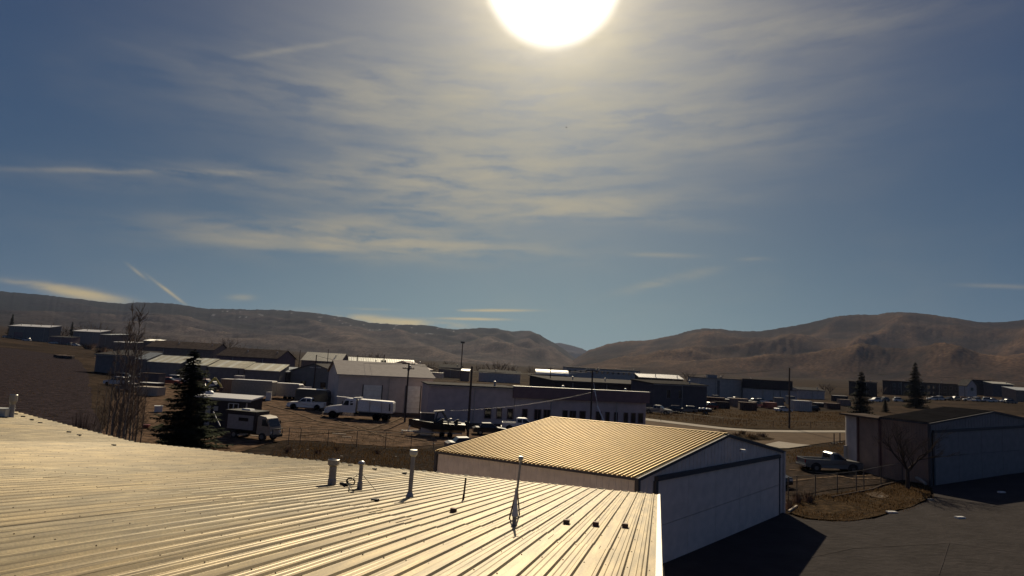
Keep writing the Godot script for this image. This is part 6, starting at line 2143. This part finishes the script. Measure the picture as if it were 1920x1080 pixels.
# ------------------------------------------------------------------ small things further off
func make_far_clutter() -> void:
	pickup("light pickup parked at the right end of the mauve building", gd(1236, 138.0), -0.5, M.silver_paint)
	var u := thing("utility_trailer", "small dark trailer heaped with white sacks on the grass field", "trailer", gp(1322, 777))
	var st := mb()
	prof(st, [Vector3(-1.2, 0.5, 0.75), Vector3(-1.3, 1.15, 0.8), Vector3(1.3, 1.15, 0.8), Vector3(1.2, 0.5, 0.75)])
	put(st, "bin", M.black_paint, u)
	wheels(u, [0.0], 0.85, 0.34, 0.2)
	for k in [[-1.1, 0.35], [-0.3, 0.42], [0.5, 0.36], [1.0, 0.28]]:
		st = mb()
		lathe(st, Vector3(k[0], 1.1, 0.1), [Vector2(0.45, 0), Vector2(0.42, k[1] * 0.6), Vector2(0.2, k[1]), Vector2(0, k[1])], 8)
		put(st, "sack", M.white, u)
	container("white box van body standing in the grass by the tall pole", gd(1502, 166.0), 0.0, Vector3(4.6, 2.7, 2.3), M.pale_wall, M.white)
	car("black car beside the white box in the grass", gd(1519, 166.0), PI, M.black_paint, 0.2)
	car("white car left of the tall bare pole", gd(1469, 160.0), 0.3, M.white_paint, 0.0)
	var junk := [[1296, 742, 176.0, 3.0, 1.6, "navy_wall", "low dark machine by the navy warehouse"], [1340, 742, 180.0, 5.5, 2.3, "rust", "long rusty trailer load behind the grass field"], [1368, 738, 190.0, 4.0, 1.5, "dark_wall", "dark flatbed in the storage lot"], [1386, 742, 178.0, 4.6, 2.3, "brown_wall", "brown container in the middle of the storage lot"], [1352, 754, 168.0, 4.2, 1.7, "dark_wall", "low dark trailer at the front of the storage lot"], [1402, 757, 163.0, 4.2, 2.0, "rust", "rusty container at the right of the storage lot"], [1311, 735, 184.0, 0.9, 0.8, "white", "small white box by the corner of the navy warehouse"], [1444, 748, 175.0, 3.0, 1.6, "red_paint", "dull red container left of the tall pole"], [1460, 740, 190.0, 2.5, 2.4, "grey_wall", "grey box under the dark canopy"], [1482, 741, 200.0, 2.2, 2.6, "blue_grey_wall", "blue grey box behind the tall pole"], [1540, 748, 190.0, 4.5, 1.2, "dark_wall", "low dark flatbed right of the white box"], [1560, 750, 180.0, 3.6, 1.6, "rust", "rusty bin right of the white box"], [1582, 745, 200.0, 3.4, 2.0, "brown_wall", "brown trailer left of the broken topped spruce"], [1574, 730, 230.0, 5.0, 2.2, "dark_wall", "dark trailer with a white roof left of the broken topped spruce"]]
	for j in junk: container(j[6], gd(j[0], j[2]), rng.randf_range(-0.15, 0.15), Vector3(j[3], j[4], 2.2), M[j[5]], M.white if j[0] in [1574, 1540, 1368] else null)
	var lots := [[1326, 210.0, "black_paint", "black car before the pale hall"], [1346, 214.0, "grey_paint", "grey car before the pale hall"], [1372, 205.0, "white_paint", "white car before the pale hall"], [1378, 204.0, "black_paint", "dark car right of the white one by the pale hall"], [1412, 196.0, "silver_paint", "silver car right of the pale hall"], [1428, 205.0, "white_paint", "white car under the dark canopy"], [1262, 143.0, "navy_wall", "dark car close to the navy warehouse wall"], [1290, 146.0, "silver_paint", "silver car close to the navy warehouse wall"], [1330, 162.0, "red_paint", "red car in the storage lot"], [1418, 178.0, "tan_paint", "tan car before the canopy"], [1640, 235.0, "white_paint", "white car between the two spruces"], [1656, 240.0, "silver_paint", "silver car between the two spruces"], [1686, 240.0, "white_paint", "white car left of the tall spruce"], [1748, 262.0, "white_paint", "first white car right of the tall spruce"], [1763, 262.0, "white_paint", "second white car right of the tall spruce"], [1778, 262.0, "black_paint", "black car before the dark block"], [1789, 262.0, "silver_paint", "silver car before the dark block"], [1800, 262.0, "red_paint", "red car before the dark block"], [1816, 258.0, "white_paint", "white car before the narrow gabled house"], [1832, 252.0, "white_paint", "brightest white car before the dim house"], [1846, 252.0, "black_paint", "black car between white ones at the far right"], [1852, 250.0, "white_paint", "white car right of the black one at the far right"], [1861, 250.0, "white_paint", "last white car of the far right row"], [1886, 244.0, "blue_paint", "dark blue car at the far right"], [1892, 236.0, "silver_paint", "silver car before the brown house at the edge"],
		[2, 404.0, "white_paint", "white car at the left edge below the far hangar"], [9, 402.0, "silver_paint", "silver car at the left edge"], [28, 398.0, "grey_paint", "grey car before the far left hangar"], [41, 372.0, "white_paint", "white car before the far left hangar door"], [92, 370.0, "white_paint", "white car right of the far left hangar"], [106, 380.0, "silver_paint", "silver car between the far left hangars"], [122, 372.0, "tan_paint", "tan car before the second far hangar"], [135, 370.0, "white_paint", "pale car before the second far hangar"], [152, 375.0, "silver_paint", "silver car at the right end of the second far hangar"]]
	for l in lots: car(l[3], gd(l[0], l[1]), rng.randf_range(-0.5, 0.5) + (PI if rng.randf() < 0.5 else 0.0), M[l[2]], rng.randf_range(0.0, 0.45))
	for q in [[1738, 742, 240.0, 5.0, "street lamp right of the tall spruce"], [1808, 744, 250.0, 6.0, "street lamp before the narrow gabled house"], [1604, 742, 220.0, 5.0, "street lamp left of the broken topped spruce"]]:
		var p := gd(q[0], q[2])
		var t := thing("street_lamp", q[4], "street lamp", p)
		st = mb()
		tube(st, [Vector3(0, 0, 0), Vector3(0, q[3], 0)], [0.12, 0.08], 6)
		put(st, "post", M.post, t)
		st = mb()
		box(st, Vector3(0.5, q[3], 0), Vector3(1.2, 0.14, 0.3))
		put(st, "head", M.dark_trim, t)
	# hulks in the ploughed field
	for q in [[112, 671, "left dark wreck lying in the ploughed field", 3.0], [122, 673, "right low dark wreck in the ploughed field", 4.5]]:
		container(q[2], gp(q[0], q[1]), 0.2, Vector3(q[3], 1.0, 1.8), M.dark_wall, M.brown_wall, "wreck")
	var bird := thing("bird", "tiny dark bird high in the haze below the sun", "bird", at(1062, 239, 60.0))
	st = mb()
	prof(st, [Vector3(-0.10, 0, 0.012), Vector3(0, 0.022, 0.02), Vector3(0.10, 0.0, 0.012), Vector3(0, -0.02, 0.02)])
	put(st, "body", M.rubber, bird)
	for k in [-1.0, 1.0]:
		st = mb()
		face(st, [Vector3(0.03, 0, 0), Vector3(-0.05, 0, 0), Vector3(-0.03, 0.05, k * 0.14)], Vector3.UP)
		face(st, [Vector3(0.03, -0.004, 0), Vector3(-0.05, -0.004, 0), Vector3(-0.03, 0.046, k * 0.14)], Vector3.DOWN)
		put(st, "wing", M.rubber, bird)
